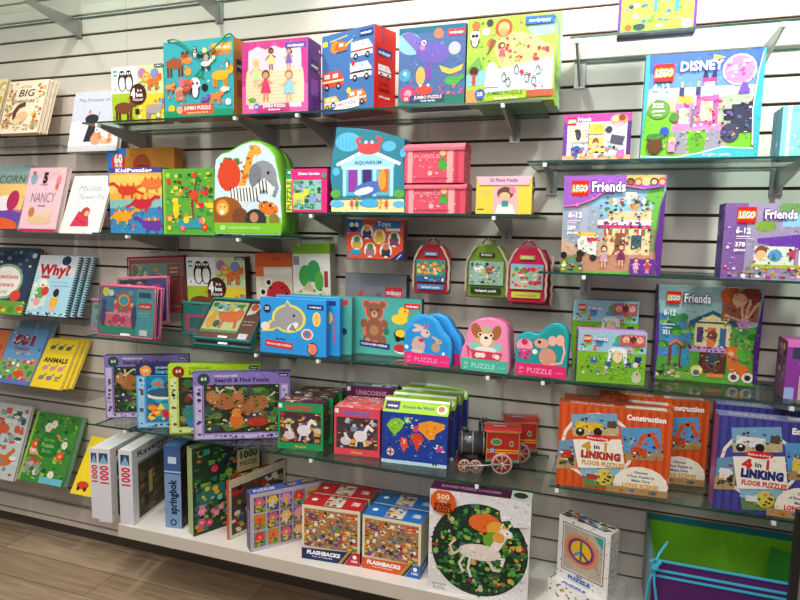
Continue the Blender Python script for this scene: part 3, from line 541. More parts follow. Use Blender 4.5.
def f_crab(A):
    A.e(24, 18, 17, '5ab4dc', ry=11).e(78, 24, 9, '5ab4dc', ry=6).e(8, 52, 5, '5ab4dc').e(96, 32, 4, '5ab4dc', ry=5)
    for i in range(5): A.ln([(12+i*5, 12), (12+i*5, 25)], .8, '3a94c0')
    A.p([(2, 86), (98, 84), (99, 99), (2, 99)], 'f2e0a0').p([(14, 44), (50, 28), (86, 44), (84, 50), (16, 50)], '9ad4ec').ln([(10, 44), (50, 27), (92, 44)], 4, 'e8eef0').r(17, 48, 68, 32, '5ab0d0').r(18, 46, 66, 4, 'bfe4f0').t('AQUARIUM', 51, 42, 4, '2a5a8a', 36, .03)
    for x, c in ((25, '8a3a9a'), (44, '3a2a6a'), (66, 'd8601e')): A.r(x, 50, 12, 26, c)
    for x in (18, 38, 58, 80): A.r(x, 49, 4, 32, 'a8dcf0')
    A.e(52, 26, 15, 'e04850', ry=7).ln([(40, 24), (36, 16), (41, 14)], 4, 'e04850').ln([(64, 24), (68, 16), (62, 14)], 4, 'e04850').e(48, 19, 2, W).e(56, 19, 2, W).e(48, 19, 1, '1a1a1a').e(56, 19, 1, '1a1a1a')
    A.e(52, 72, 20, '4a6ab8', ry=8, rot=12).p([(60, 66), (72, 56), (76, 64)], '4a6ab8').e(46, 75, 13, 'e8f0f8', ry=4, rot=12).e(70, 62, 5, 'f09a3a', ry=12)
    A.e(10, 90, 10, '5ab4dc', ry=4).e(54, 89, 14, '4aa8d0', ry=5).e(92, 90, 8, '5ab4dc', ry=4).e(8, 78, 7, '5aa84a', ry=5).e(92, 78, 7, '5aa84a', ry=5)
    for x, c, hh in ((30, 'd84a4a', '4a2018'), (37, '3a8a5a', '8a3018'), (68, 'f2c23a', '2a1a14'), (76, 'e05a3a', '2a1a14')): A.person(x, 96, 14, c, hh, 'c88a5a')
shaped('shaped_puzzle_box', 'house shaped teal puzzle box with a red crab over an aquarium', 'puzzle', upright(330, 405, ZD, -.24, -.24, 127), .09, OUT_CRAB, ('2f7f94', '2a6f84', '245f72'), f_crab, bev=.002)
# pink trunks
def trunk(label, fr, d, tint):
    M, w, h = fr; root = empty('pink_trunk', M, label, 'trunk box', 'pink fairy trunks on the middle shelf'); zl = h*.80
    b = MB(); b.box(-w/2, w/2, 0, d, 0, zl-.001, 'dc5068', T='b03050')
    A = Art(w, zl, 5); A.sc(70, 4, 3, 80, 90, ['f4a0ae', 'c84a68', 'f8c4c8', 'b84062'], .6, 1.8).r(72, 0, 10, 100, 'f0a8a8').r(85, 0, 6, 100, 'c83a5a').r(6, 0, 8, 100, 'f0a0a4').r(18, 84, 56, 6, 'c03a5c').e(65, 8, 5, 'f2c088').p([(58, 58), (72, 58), (68, 22), (62, 22)], '3a9a3a').e(65, 46, 8, '4aa83a', ry=14).t('PUZZLE', 38, 18, 10, 'f4a8b4', 44, .01).e(44, 70, 4, 'f4b8bc')
    b.art(A, (-w/2, 0, 0), (1, 0, 0), (0, 0, 1)); A = Art(d, zl, 6); A.sc(30, 6, 4, 88, 92, ['f4a0ae', 'c02a4c', 'f8d0d0'], 2, 5); b.art(A, (w/2, 0, 0), (0, 1, 0), (0, 0, 1)); b.build('trunk_body', MP(), root)
    b = MB(); n = 8; H = h-zl
    prof = [(-.004, 0)]+[(-.004+(d+.004)*(.5-.5*math.cos(math.pi*i/n)), H*.35+H*.65*math.sin(math.pi*i/n)) for i in range(n+1)]+[(d, 0)]
    k = len(prof); i0 = len(b.v)
    for x in (-w/2-.002, w/2+.002):
        for y, z in prof: b.v.append((x, y, zl+z))
    b.f += [tuple(i0+j for j in range(k))[::-1], tuple(i0+k+j for j in range(k))]; b.c += [lin('c83a58')]*2; b.m += [0]*2; b.sm += [False]*2
    for j in range(k): b.f.append((i0+j, i0+(j+1) % k, i0+k+(j+1) % k, i0+k+j)[::-1]); b.c.append(lin('e8687c' if j < 3 else 'f08a94')); b.m.append(0); b.sm.append(False)
    b.build('trunk_lid', MP(), root); return root
f1 = upright(405, 465, ZD, -.238, -.238, 183); trunk('pink fairy keepsake trunk at the bottom of the stack of two', f1, .085, 0)
M0, w0, h0 = f1; top_z = M0.translation.z+h0
BL = atx(404, -.238, top_z); BR = atx(463.5, -.238, top_z); TL = Vector((BL.x, BL.y, zat(143, BL.x, BL.y))); trunk('pink fairy keepsake trunk on top of the stack of two', frame(BL, BR, TL), .085, 0)
def f_yel(A):
    A.r(0, 0, 100, 100, 'ecd44a').r(32, 24, 44, 76, 'f4b8c0').sc(20, 2, 26, 96, 70, ['f4e48a', 'e8c83a'], .8, 2).t('Sofia', 18, 40, 7, 'c8b0a0', 20, .0).e(53, 44, 15, '6a4a34', ry=17).e(52, 52, 10, 'f0c09a', ry=11).e(66, 36, 6, 'f08a9a').p([(36, 99), (40, 74), (66, 74), (72, 99)], 'f4f0ea').r(47, 64, 12, 16, '3a9a9a').r(3, 86, 12, 3, '4a4a4a').r(72, 24, 1.5, 76, 'f4d0a8')
fy = upright(475.5, 531, ZD, -.235, -.235, 177); M, wf, hf = fy
o = empty('flap_puzzle_box', M, 'yellow and pink flap top puzzle box with a girl, metal ring at its side', 'puzzle'); b = MB(); b.box(-wf/2, wf/2, 0, .055, 0, hf-.001, 'e8c03a', R='c8a02a')
A = Art(wf, hf, 4); f_yel(A); b.art(A, (-wf/2, 0, 0), (1, 0, 0), (0, 0, 1)); b.build('box_body', MP(), o)
b = MB(); b.box(-wf/2-.001, wf/2+.001, -.002, .056, hf-.001, hf+.001, 'f0c0cc'); q = .2*hf
i0 = -wf/2; b.hexa([(i0+.008, -.0025, hf-q*1.1), (-i0-.008, -.0025, hf-q*1.1), (-i0-.008, -.0008, hf-q*1.1), (i0+.008, -.0008, hf-q*1.1), (i0, -.0025, hf), (-i0, -.0025, hf), (-i0, -.0008, hf), (i0, -.0008, hf)], 'f0c0cc')
A = Art(wf, q, 3); A.t('25 Piece Puzzle', 50, 45, 42, '6a5aa0', 50, .03); b.art(A, (-wf/2, -.0026, hf-q), (1, 0, 0), (0, 0, 1)); b.build('flap', MP(), o)
b = MB(); b.tube([(wf/2+.003, .02+.012*math.cos(t*.5236), hf*.72+.016*math.sin(t*.5236)) for t in range(12)], .0018, 'b8b8bc', 6, closed=True); b.build('ring_handle', chrome, o)
# ================================================================== building sets at the right
PU = '5b2a86'
def lego_small(A):
    A.r(0, 0, 100, 100, 'd8cfd8').r(0, 0, 100, 17, 'b03a98').r(0, 17, 6, 83, '6a3a98').r(94, 17, 6, 83, '4a2470').r(0, 88, 100, 12, 'f0a878')
    lego(A, 6, 6, 13); friends(A, 31, 11, 8, 20, '8a3aa0'); A.e(82, 14, 13, 'c88a5a', ry=12).e(76, 12, 5, 'e8b088').e(86, 10, 5, '7a3a1a').e(82, 24, 9, 'f0a0b0', ry=4)
    busy(A, 60, 10, 30, 80, 56)
    A.r(10, 24, 24, 36, 'c8ccb0').e(23, 44, 4, '3a3a4a', ry=12).e(20, 36, 3, '2a2a3a').p([(12, 72), (22, 66), (32, 76), (26, 90), (14, 88)], '2a5aa8').r(38, 20, 1.2, 62, '6a3a6a').r(39, 21, 22, 22, 'f0dc4a').ln([(44, 26), (48, 34), (55, 26), (57, 38)], 1, '6a4a2a').r(39, 50, 22, 32, 'f4e06a').e(49, 60, 5, '8a4a2a', ry=9).e(49, 68, 5, 'f0b088', ry=8)
    A.e(68, 34, 5, '3a2a4a').p([(72, 44), (92, 50), (88, 66), (70, 62)], '4a4a5a').sc(40, 12, 66, 80, 30, ['2a5aa8', '1a1a2a', 'f2c83a', 'e87a3a', 'f4f4f4', '3a9ab0', 'c83a8a'], 1.5, 3.5, 'm').e(86, 86, 6, 'c86aa0')
carton('building_set_box', 'small purple friends building set box with a studio scene, left of the pink castle set', 'toy box', upright(562, 629.5, ZL1, -.215, -.215, 115), .06, ('d8cfd8', PU, 'a85aa8'), det=220, front=lego_small)
def lego_castle(A):
    A.r(0, 0, 100, 100, '3a62b8').r(0, 18, 100, 14, '5a86cc').r(0, 32, 100, 12, 'a8b8c8').r(0, 44, 100, 12, 'c8c88a').r(0, 54, 100, 46, '6ab82a').e(78, 58, 24, '98a890', ry=18)
    A.r(38, 82, 36, 18, 'a09a88')
    for i, (x, c) in enumerate(((34, 'f0609a'), (52, 'f0609a'))): pass
    A.r(28, 46, 16, 24, 'f07aa8').r(30, 40, 12, 7, 'd8a84a').r(46, 40, 19, 30, 'ee5a94').r(50, 46, 10, 18, 'f8d0a0').r(32, 52, 8, 14, 'f8e0b0').r(26, 68, 44, 5, 'f07ab0').r(28, 73, 12, 22, '8a8a98').r(56, 73, 13, 20, '8a8a98').e(48, 86, 8, '5aa02a', ry=11).r(42, 50, 4, 20, '6a6a88').sc(20, 28, 44, 40, 26, ['f8b0c8', 'd82a6a', 'd8a84a'], .8, 1.8, 'r')
    A.r(52, 28, 8, 13, 'f4ecf4').r(50, 24, 12, 4, 'd83a7a').p([(50, 24), (52, 13), (55, 24)], '2a2a5a').p([(57, 24), (60, 13), (62, 24)], '2a2a5a').r(31, 32, 4, 8, '3a3a6a').r(45, 32, 4, 8, '3a3a6a').r(32, 27, 2, 5, 'e8b04a').r(46, 27, 2, 5, 'e8b04a').p([(58, 3), (68, 6), (58, 8)], 'f0d84a')
    A.e(80, 18, 14, 'f8c8e0').e(80, 18, 12.5, 'ee7ab0').sc(24, 68, 8, 24, 20, ['f8b0d0', 'd84a90', 'f8e0ee'], .8, 2)
    A.p([(80, 40), (90, 40), (87, 30), (83, 30)], '6a4ab0').r(76, 50, 18, 26, '2f3348').r(70, 54, 8, 10, '22263a').p([(86, 56), (98, 54), (94, 44), (90, 50)], '2a2e40').e(76, 76, 8, '3a3e58', ry=9).sc(20, 68, 48, 26, 34, ['1c2030', '5a5a8a', 'c8a03a', '6a4aa0'], .8, 2.2, 'm')
    A.e(14, 52, 10, '5a8a3a', ry=9).t('322', 13, 48, 4, W, 10).t('pieces', 14, 53, 2.6, W, 11, .01).r(9, 57, 8, .8, 'd8e8c8').e(28, 60, 4.5, '4a7a3a')
    busy(A, 70, 28, 38, 44, 52, .5, 1.3); busy(A, 26, 68, 46, 28, 34, .5, 1.4); busy(A, 22, 8, 74, 24, 18)
    lego(A, 8, 9, 17); A.t('DISNEY', 48, 12.5, 8.5, W, 36, .03).t('6-12', 15, 31, 6, W, 15).r(8, 37, 10, .8, W).r(8, 39.5, 18, .6, 'd8e4f4').e(20, 73, 4, '2a4ab0').e(12, 86, 7, '5a3a1a', ry=9).e(12, 78, 8, '3a7a3a', ry=3).e(27, 82, 3, 'f0d070').r(24, 84, 6, 9, 'e88aa8')
    A.p([(0, 100), (0, 97), (30, 99), (50, 96), (70, 90), (100, 92), (100, 100)], '3aa8b0').ln([(0, 97), (30, 98.5), (50, 95), (70, 89.5), (98, 91.5)], .8, 'e8f4f8').t('bright castle', 66, 96, 2.8, 'f0a8c8', 24, .0)
    A.p([(0, 0), (3, 0), (4, 22), (3, 50), (0, 90)], '3aa0b0').p([(100, 0), (98, 0), (95, 24), (93, 56), (96, 92), (100, 92)], '3aa0b0').ln([(98, 4), (95, 24), (93, 56), (95, 88)], .8, 'e8f8f8')
carton('building_set_box', 'tall blue building set box showing a pink toy castle', 'toy box', upright(640, 757, ZL1, -.225, -.225, 56), .07, ('3a62b8', '3aa0b0', '3a62b8'), det=420, front=lego_castle)
def lego_teal(A):
    A.r(0, 0, 100, 100, '7ac0c8').r(10, 0, 6, 100, 'e8f4f8').sc(24, 18, 4, 80, 92, ['c8a0c0', 'e8e0f0', '58b0a8', 'a8d8a0'], 2, 6)
carton('building_set_box', 'teal building set box cut off by the right edge beside the castle set', 'toy box', upright(779, 836, ZL1, -.235, -.235, 106), .09, ('7ac0c8', '4a9aa8', '7ac0c8'), front=lego_teal, left=lambda A: (A.sc(12, 4, 4, 92, 92, ['6ab8c4', '3a8a98', 'b8e0e0'], 3, 9), A.ln([(30, 0), (24, 40), (30, 100)], 4, 'c8e8ec')))
def lego_pizza(A):
    A.r(0, 0, 100, 100, 'c8a890').r(0, 12, 100, 40, '8ab8d8').e(92, 34, 14, '6ab04a', ry=22).e(20, 50, 24, '9aa8b8', ry=22).r(5, 32, 9, 24, 'b0a8c8').r(18, 30, 8, 30, 'a8b0c8').e(88, 70, 10, '7a8a5a', ry=18).p([(0, 82), (100, 76), (100, 90), (60, 98), (0, 98)], 'c08a70').p([(0, 98), (60, 98), (100, 90), (100, 100), (0, 100)], '6ab04a')
    A.r(46, 34, 42, 46, 'e8d0a0').e(67, 34, 22, 'd8c898', ry=12).p([(44, 30), (52, 24), (82, 24), (90, 30), (88, 36), (46, 36)], '8ac0d8')
    for i in range(5): A.r(50+i*7, 23, 3.5, 6, 'd8343a' if i % 2 else 'f4f4f0')
    A.r(62, 17, 11, 7, 'f4ead0').sc(24, 42, 24, 48, 12, ['3a8a3a', 'f09a3a', '2f6a2f'], 1, 2.6).r(36, 45, 52, 8, 'f4e8e8').sc(16, 37, 46, 50, 6, ['b83a6a', '6a2a4a', '8a3a6a'], 1, 2).r(36, 50, 52, 3, 'c03a78')
    for i in range(3): A.r(43+i*1.6*10, 54, 8, 6, 'd8343a').r(45+i*16, 54, 2, 6, 'f4f4f0').r(49+i*16, 54, 2, 6, '3a8a4a')
    A.r(54, 58, 10, 18, '8a5a3a').r(70, 60, 10, 14, '3a5a6a').sc(14, 40, 60, 46, 20, ['3a2a20', 'c83a6a', 'f0c84a', '3a8a3a'], 1, 2.4, 'm')
    A.p([(16, 66), (22, 60), (36, 62), (36, 82), (18, 78)], 'ecebe4').r(16, 58, 18, 4, 'f0c83a').r(26, 63, 10, 4, 'd8343a').e(20, 80, 4, '2a2420').e(33, 84, 3.5, '2a2420')
    busy(A, 110, 36, 20, 54, 62, .6, 1.6); busy(A, 30, 14, 58, 24, 26)
    A.person(44, 93, 22, 'c8a0b8', '2a1a1a').person(61, 91, 22, '7a2a5a', '5a2a1a').p([(0, 88), (16, 80), (24, 100), (0, 100)], '6a8a4a').e(3, 82, 3.5, '1c1418').sc(24, 1, 86, 22, 13, ['f2c83a', '2a2a30', 'e87a3a', '3a9ab0', 'f4f0e8'], 1, 2.6).e(19, 86, 3.5, '4a2418')
    A.r(70, 84, 24, 16, '6a2f98').person(76, 98, 15, 'e8a8b8', '2a1a20').person(87, 98, 15, 'c83a5a', '5a2a1a')
    A.p([(0, 0), (100, 0), (100, 11), (80, 14), (60, 11), (45, 14), (30, 24), (14, 30), (0, 31)], '9a5cc0').ln([(0, 31), (14, 30), (30, 24), (45, 14), (60, 10), (80, 13.5)], 1.4, 'e070b0')
    A.r(62, 0, 36, 9, 'd8b070')
    for i, c in enumerate(('4a2418', 'b85a2a', 'f0d070', '4a3038', 'c8402a')): A.e(66+i*7.5, 6.5, 4, c).e(66+i*7.5, 7, 2.6, 'f0b890' if i else '9a5a3a')
    lego(A, 8, 5, 17); friends(A, 45, 11, 10, 34); ages(A, 13, 40, 1.1)
    A.p([(100, 14), (100, 100), (96, 100), (93, 70), (96, 30)], PU)
carton('building_set_box', 'purple friends building set box showing a pizzeria with striped awnings', 'toy box', upright(560, 660, ZL2, -.23, -.23, 176), .06, ('9a5cc0', PU, '9a5cc0'), det=420, front=lego_pizza, left=lambda A: A.r(0, 0, 100, 100, '5b2a9a'))
def lego_pet(A):
    A.r(0, 0, 100, 100, '9a90b0').r(0, 0, 20, 100, '7a5a98').r(50, 0, 50, 30, '8ac8e8').e(58, 6, 12, '6a9a5a', ry=9).p([(30, 46), (100, 34), (100, 56), (64, 60), (30, 52)], '6a3aa8').r(28, 56, 34, 26, 'd8e8d0').r(66, 60, 4, 36, 'f4f0e8').r(92, 60, 4, 36, 'f4f0e8').r(70, 62, 22, 26, '8a9878').e(36, 30, 9, '7aa03a', ry=7).r(26, 80, 74, 5, 'a8b83a').r(66, 90, 34, 3, 'd8b83a').e(34, 62, 5, '8a4a2a').e(34, 68, 5, 'f0b890').e(46, 68, 6, '5a9ac8', ry=8).r(58, 60, 5, 12, 'c83a5a').e(80, 76, 9, 'e8e0c8', ry=5).e(86, 32, 10, 'd8c8b8').sc(50, 2, 82, 94, 17, ['3a2a4a', 'f4f0e8', 'c83a5a', '6a8a4a', 'c8a03a', 'a87ab8'], 1, 2.6, 'm').sc(12, 3, 30, 12, 60, ['b890e0', 'e0c8f4'], .8, 1.8)
    busy(A, 80, 26, 56, 74, 40); busy(A, 20, 60, 24, 40, 16)
    lego(A, 11, 5, 16); friends(A, 48, 14, 11, 28); A.t('6-12', 17, 36, 7, W, 13).r(11, 43, 12, 1, W).r(11, 46, 16, 1, 'd8cce8').t('378', 15, 54, 6, W, 9).t('pieces', 15, 61, 4, W, 10, .02)
carton('building_set_box', 'long violet friends building set box with a purple roofed house at the right edge', 'toy box', upright(720, 838, ZL2, -.235, -.235, 203), .09, ('9a90b0', '4a2a7a', '9a90b0'), det=300, front=lego_pet, left=lambda A: A.sc(36, 6, 4, 88, 92, ['6a3aa8', 'c8a0f0', '3a2060', '8a7a9a'], 3, 8))
def lego_dog(A, dark=False):
    A.r(0, 0, 100, 100, '7ab82a').r(0, 0, 100, 40, '9ac8d8').sc(20, 4, 18, 92, 22, LEAF[:4]+['e8743a'], 2, 5).e(32, 22, 6, '4a8ac8', ry=9).e(62, 16, 8, '5aa84a', ry=10).p([(44, 66), (46, 34), (58, 26), (72, 34), (74, 66), (70, 66), (66, 42), (58, 36), (50, 42), (49, 66)], 'e8f0f4').e(59, 48, 7, 'f0d8b0', ry=12).r(42, 58, 8, 10, '2a5a98').r(72, 58, 8, 10, '2a5a98').e(58, 24, 8, '4aa0c0', ry=5).r(84, 46, 10, 12, '1f3a7a').e(86, 62, 4, 'f0e0d0').r(20, 52, 9, 10, '3a6ab8').e(88, 86, 7, 'a8d0c8', ry=12).person(88, 96, 20, 'f0c83a', 'e8d080')
    A.sc(16, 6, 62, 40, 24, ['2a3a4a', 'f4f0e8', 'c8a03a', '3a6ab8'], 1, 3, 'm').sc(20, 30, 72, 50, 22, ['8ac83a', '5a9a20', 'c8b890'], 1, 3).r(62, 4, 36, 22, 'c85a6a').e(70, 14, 5, 'f0b890').e(80, 13, 5, '6a3018').e(90, 14, 5, 'f0b890').t('6+', 10, 36, 5, 'f4f4f4', 7)
    busy(A, 70, 12, 34, 84, 50); busy(A, 20, 64, 5, 32, 20)
    lego(A, 8, 8, 11); friends(A, 33, 14, 7, 22)
carton('building_set_box', 'green friends building set box with a white arch, at the front of the shelf', 'toy box', upright(576, 644, ZL3, -.235, -.215, 330), .065, ('7ab82a', '7a4a9a', 'c88ad0'), det=260, front=lego_dog, left=s_plain('6a4a8a', '8a3a9a'))
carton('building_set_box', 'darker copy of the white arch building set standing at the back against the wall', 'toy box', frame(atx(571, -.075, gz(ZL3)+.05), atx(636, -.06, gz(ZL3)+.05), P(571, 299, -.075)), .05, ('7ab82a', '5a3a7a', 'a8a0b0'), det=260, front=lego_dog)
for o_ in C.objects:
    if o_.get('label', '').startswith('darker copy'): o_['label'] = 'copy of the white arch building set raised behind the front one against the wall'
b = MB(); M = frame(atx(571, -.06, gz(ZL3)), atx(636, -.045, gz(ZL3)), P(571, 330, -.06))
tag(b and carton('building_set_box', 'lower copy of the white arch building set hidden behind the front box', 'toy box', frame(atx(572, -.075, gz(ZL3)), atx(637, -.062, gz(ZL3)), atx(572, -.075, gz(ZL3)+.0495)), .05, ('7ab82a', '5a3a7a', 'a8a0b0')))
def lego_tree(A):
    A.r(0, 0, 100, 100, '5aa83a').r(0, 0, 100, 40, '9abcc0').e(10, 52, 26, '4a8ac0', ry=24).sc(50, 2, 28, 96, 40, LEAF+['8ac04a'], 2, 6).r(0, 0, 64, 15, '8aa0a8')
    A.p([(32, 36), (54, 24), (76, 34), (82, 40), (32, 40)], '2a5a7a').r(38, 38, 34, 26, 'e8d8a0').p([(40, 36), (54, 28), (70, 36)], 'f0dc9a').r(50, 42, 8, 22, 'e8783a').r(40, 42, 6, 16, '5a3a7a').r(62, 42, 6, 20, '3a6a9a').e(55, 50, 5, '7a4a3a').r(32, 62, 40, 6, 'c89ad0').sc(16, 32, 60, 38, 8, ['5a2a7a', 'f0e0f0', '8a3a9a'], 1, 2).r(44, 68, 26, 22, '5a3424').e(56, 74, 6, '3a4a5a').sc(12, 42, 68, 30, 22, ['6a4030', '4a2a1c', '7a5a3a'], 1, 3)
    A.ln([(15, 84), (15, 62), (20, 58), (26, 62), (26, 86)], 3, '7a3a3a').ln([(14, 62), (20, 57), (27, 62)], 2.4, 'e8784a').r(26, 66, 8, 18, '3aa0c0').p([(68, 62), (82, 58), (80, 76), (92, 82), (90, 96), (74, 90)], 'e0702a').e(86, 66, 7, '5ab03a', ry=10).e(74, 68, 3, 'f0b890')
    A.r(62, 2, 34, 32, '9a5a3a').e(70, 8, 10, 'b8501c').e(88, 8, 10, '8a3018').e(78, 12, 7, 'f0b890').ln([(66, 28), (82, 34), (80, 12)], 2.4, 'f0a890').ln([(84, 34), (88, 12)], 2.4, 'f0b090').ln([(84, 34), (96, 14)], 2.4, 'e8a888').e(84, 36, 7, 'c890c0', ry=5)
    A.r(22, 90, 18, 8, '7ac04a').e(42, 88, 6, 'f0e08a', ry=6).e(42, 90, 3, '4a6a9a').sc(26, 0, 80, 26, 18, ['e8d0a0', '6a3a8a', '3a2a2a', 'f0a0a0', '4a8a4a'], 1, 3, 'm').r(52, 90, 16, 4, 'e88a3a').e(78, 92, 5.5, 'e8e8e0').e(91, 92, 5.5, 'e8e8e0').e(78, 92, 3, '6a3a2a').e(91, 92, 3, '3a2418')
    busy(A, 110, 30, 30, 62, 62); busy(A, 30, 64, 4, 32, 30)
    lego(A, 8, 6, 14); friends(A, 38, 12, 9, 26, '4a3a7a'); A.t('6-12', 12, 28, 6, W, 12).r(6, 40, 12, 1.2, 'd8e8f8').r(6, 44, 9, 1, 'd8e8f8').t('351', 10, 49, 4.5, W, 8)
    A.p([(0, 10), (0, 100), (1.5, 100), (3, 60), (2, 30)], PU).p([(100, 4), (100, 98), (96, 98), (94, 60), (97, 30)], '4a2470').sc(10, 94, 20, 6, 74, ['8a5ab0'], .5, 1)
carton('building_set_box', 'tall friends building set box showing a treehouse, set back on the shelf', 'toy box', upright(653, 756, ZL3+.05, -.095, -.085, 285), .07, ('5aa83a', '4a2470', 'b8c0c8'), det=500, front=lego_tree, left=s_plain('3a1f60', '4a2470'))
def lego_p2(A):
    A.r(0, 0, 100, 100, '8a3a9a').r(0, 0, 100, 10, 'e070c0').r(10, 10, 90, 20, '3a3a5a').r(26, 58, 74, 42, 'c8b8a0').p([(24, 58), (60, 46), (100, 60)], '3a8a7a').r(34, 64, 30, 30, 'f0e8d0').e(48, 78, 9, '6a9ab8', ry=13).e(48, 92, 8, 'c83a5a', ry=4).r(0, 80, 18, 20, 'a0b0e0')
    lego(A, 26, 12, 40); A.t('6-12', 44, 38, 5, W, 40).t('Friends', 84, 20, 6, W, 30).r(26, 46, 40, 1, 'e8c8f0')
carton('building_set_box', 'purple building set box with a small house cut off at the right edge', 'toy box', upright(783, 838, ZL3+.05, -.2, -.2, 341), .09, ('8a3a9a', '7a4a6a', 'e070c0'), det=120, front=lego_p2, left=lambda A: A.sc(30, 4, 6, 90, 90, ['d8a860', '5a3a7a', '6a8a9a', '3a2a3a', 'a060b0'], 4, 12))
def lego_top(A):
    A.r(0, 0, 100, 100, '8ac83a').r(0, 0, 4, 100, '6a2a8a').r(96, 0, 4, 100, '6a2a8a').sc(60, 6, 40, 88, 48, ['3a6ab8', 'f4f4f0', '5a9a2a', '2a3a5a', 'f0c83a', 'e86a8a', 'a8d858'], 1.5, 4.5, 'm').r(46, 52, 4, 22, '3a8ac8').r(72, 50, 5, 26, '3a8ac8').e(28, 92, 8, '2a3a4a', ry=4).e(54, 92, 5, 'f0b890', ry=3).e(88, 92, 7, 'f0dc9a', ry=6).e(14, 92, 5, 'a05a2a', ry=4).sc(20, 6, 4, 88, 40, LEAF, 3, 8)
    lego(A, 8, 5, 16); friends(A, 46, 12, 9, 34)
carton('building_set_box', 'bright green and purple building set box cut off by the top edge', 'toy box', upright(617, 696, ZTR, -.23, -.23, -1000+.2), .06, ('8ac83a', '6a2a8a', '8ac83a'), det=160, front=lego_top)
# ================================================================== hanging things
plast = clear('clear_acrylic', 'f4f4f4', .08)
def ledge(x0, x1, z, y0, label, lip=.02, back=.0, sag=0):
    b = MB(); b.box(x0, x1, y0, -.001, z-.003, z, 'ffffff'); b.box(x0, x1, y0-.003, y0, z-.003, z+lip, 'ffffff'); b.box(x0, x1, -.004, -.001, z, z+.06, 'ffffff')
    return tag(b.build('acrylic_ledge', plast), label, 'ledge')
def f_toys(A):
    A.r(0, 0, 100, 100, 'e8562a').r(0, 0, 28, 34, '2f70b0').r(48, 4, 48, 20, '2f7ab8').t('Toys', 66, 11, 12, W, 24, .02).r(70, 22, 24, 7, 'f4f4f0').e(12, 20, 8, '1a1a2a').e(8, 14, 4, W).e(17, 14, 4, W).sc(6, 2, 88, 18, 9, ['2f9ad0'], 2, 3)
    for x, y, c, d in ((36, 32, '3a3a6a', 'e8b04a'), (58, 44, 'f0c83a', 'e8a02a'), (84, 50, '8a4a6a', '3a6a4a'), (18, 60, 'f0b04a', '2f9a7a'), (42, 78, 'a87a8a', '6a8a3a'), (70, 78, '2a3a4a', 'd87a5a')):
        A.e(x, y, 11, 'f6f2e8', ry=19).e(x, y+3, 8, c, ry=11).e(x, y-9, 5.5, d).e(x-5, y+12, 3, c).e(x+5, y+12, 3, c)
    A.r(6, 78, 20, 10, '2fa0d8').p([(78, 100), (100, 76), (100, 100)], '1f2f7a').t('Lotto', 93, 92, 4, W, 12, rot=45)
tz = P(346, 258, -.15).z; b = MB()
ledge(P(340, 260, -.16).x, P(411, 260, -.16).x, tz, -.16, 'small clear acrylic ledge under the orange toys game', .0)
carton('game_box', 'orange and blue toys lotto game box on a small clear ledge', 'game', upright(347, 403, -tz, -.145, -.145, 219), .05, ('e8562a', '4a4a6a', 'b8402a'), det=80, front=f_toys, right=s_plain('6a5a6a', 'c85a3a'))
def f_gray(A):
    A.r(0, 0, 100, 100, '8a8e98').p([(18, 30), (30, 20), (26, 60), (34, 80), (16, 84), (22, 60)], 'e0484a').e(56, 50, 13, '5a7a7a', ry=26).e(62, 40, 8, 'd85a7a', ry=14).r(66, 16, 28, 14, 'd83a4a').t('mudpuppy', 80, 23, 6, W, 24)
carton('puzzle_box', 'grey puzzle box with red prints, mostly hidden behind the teal bear puzzle', 'puzzle', upright(345, 405, ZL3, -.04, -.04, 273), .036, ('8a8e98', '3a4a4a', '5a6a68'), front=f_gray)
def hook(x, z, y=-.10, col='dfe0e0'):
    M = Matrix.Translation((x, 0, z)); b = MB(); b.tube([(0, -.001, 0), (0, y, 0), (0, y-.008, .008)], .0022, col, 6); r = b.build('slat_hook', plast if False else clipm, None, M)
    return r
HK = 'peg hooks holding the mini backpack puzzles'
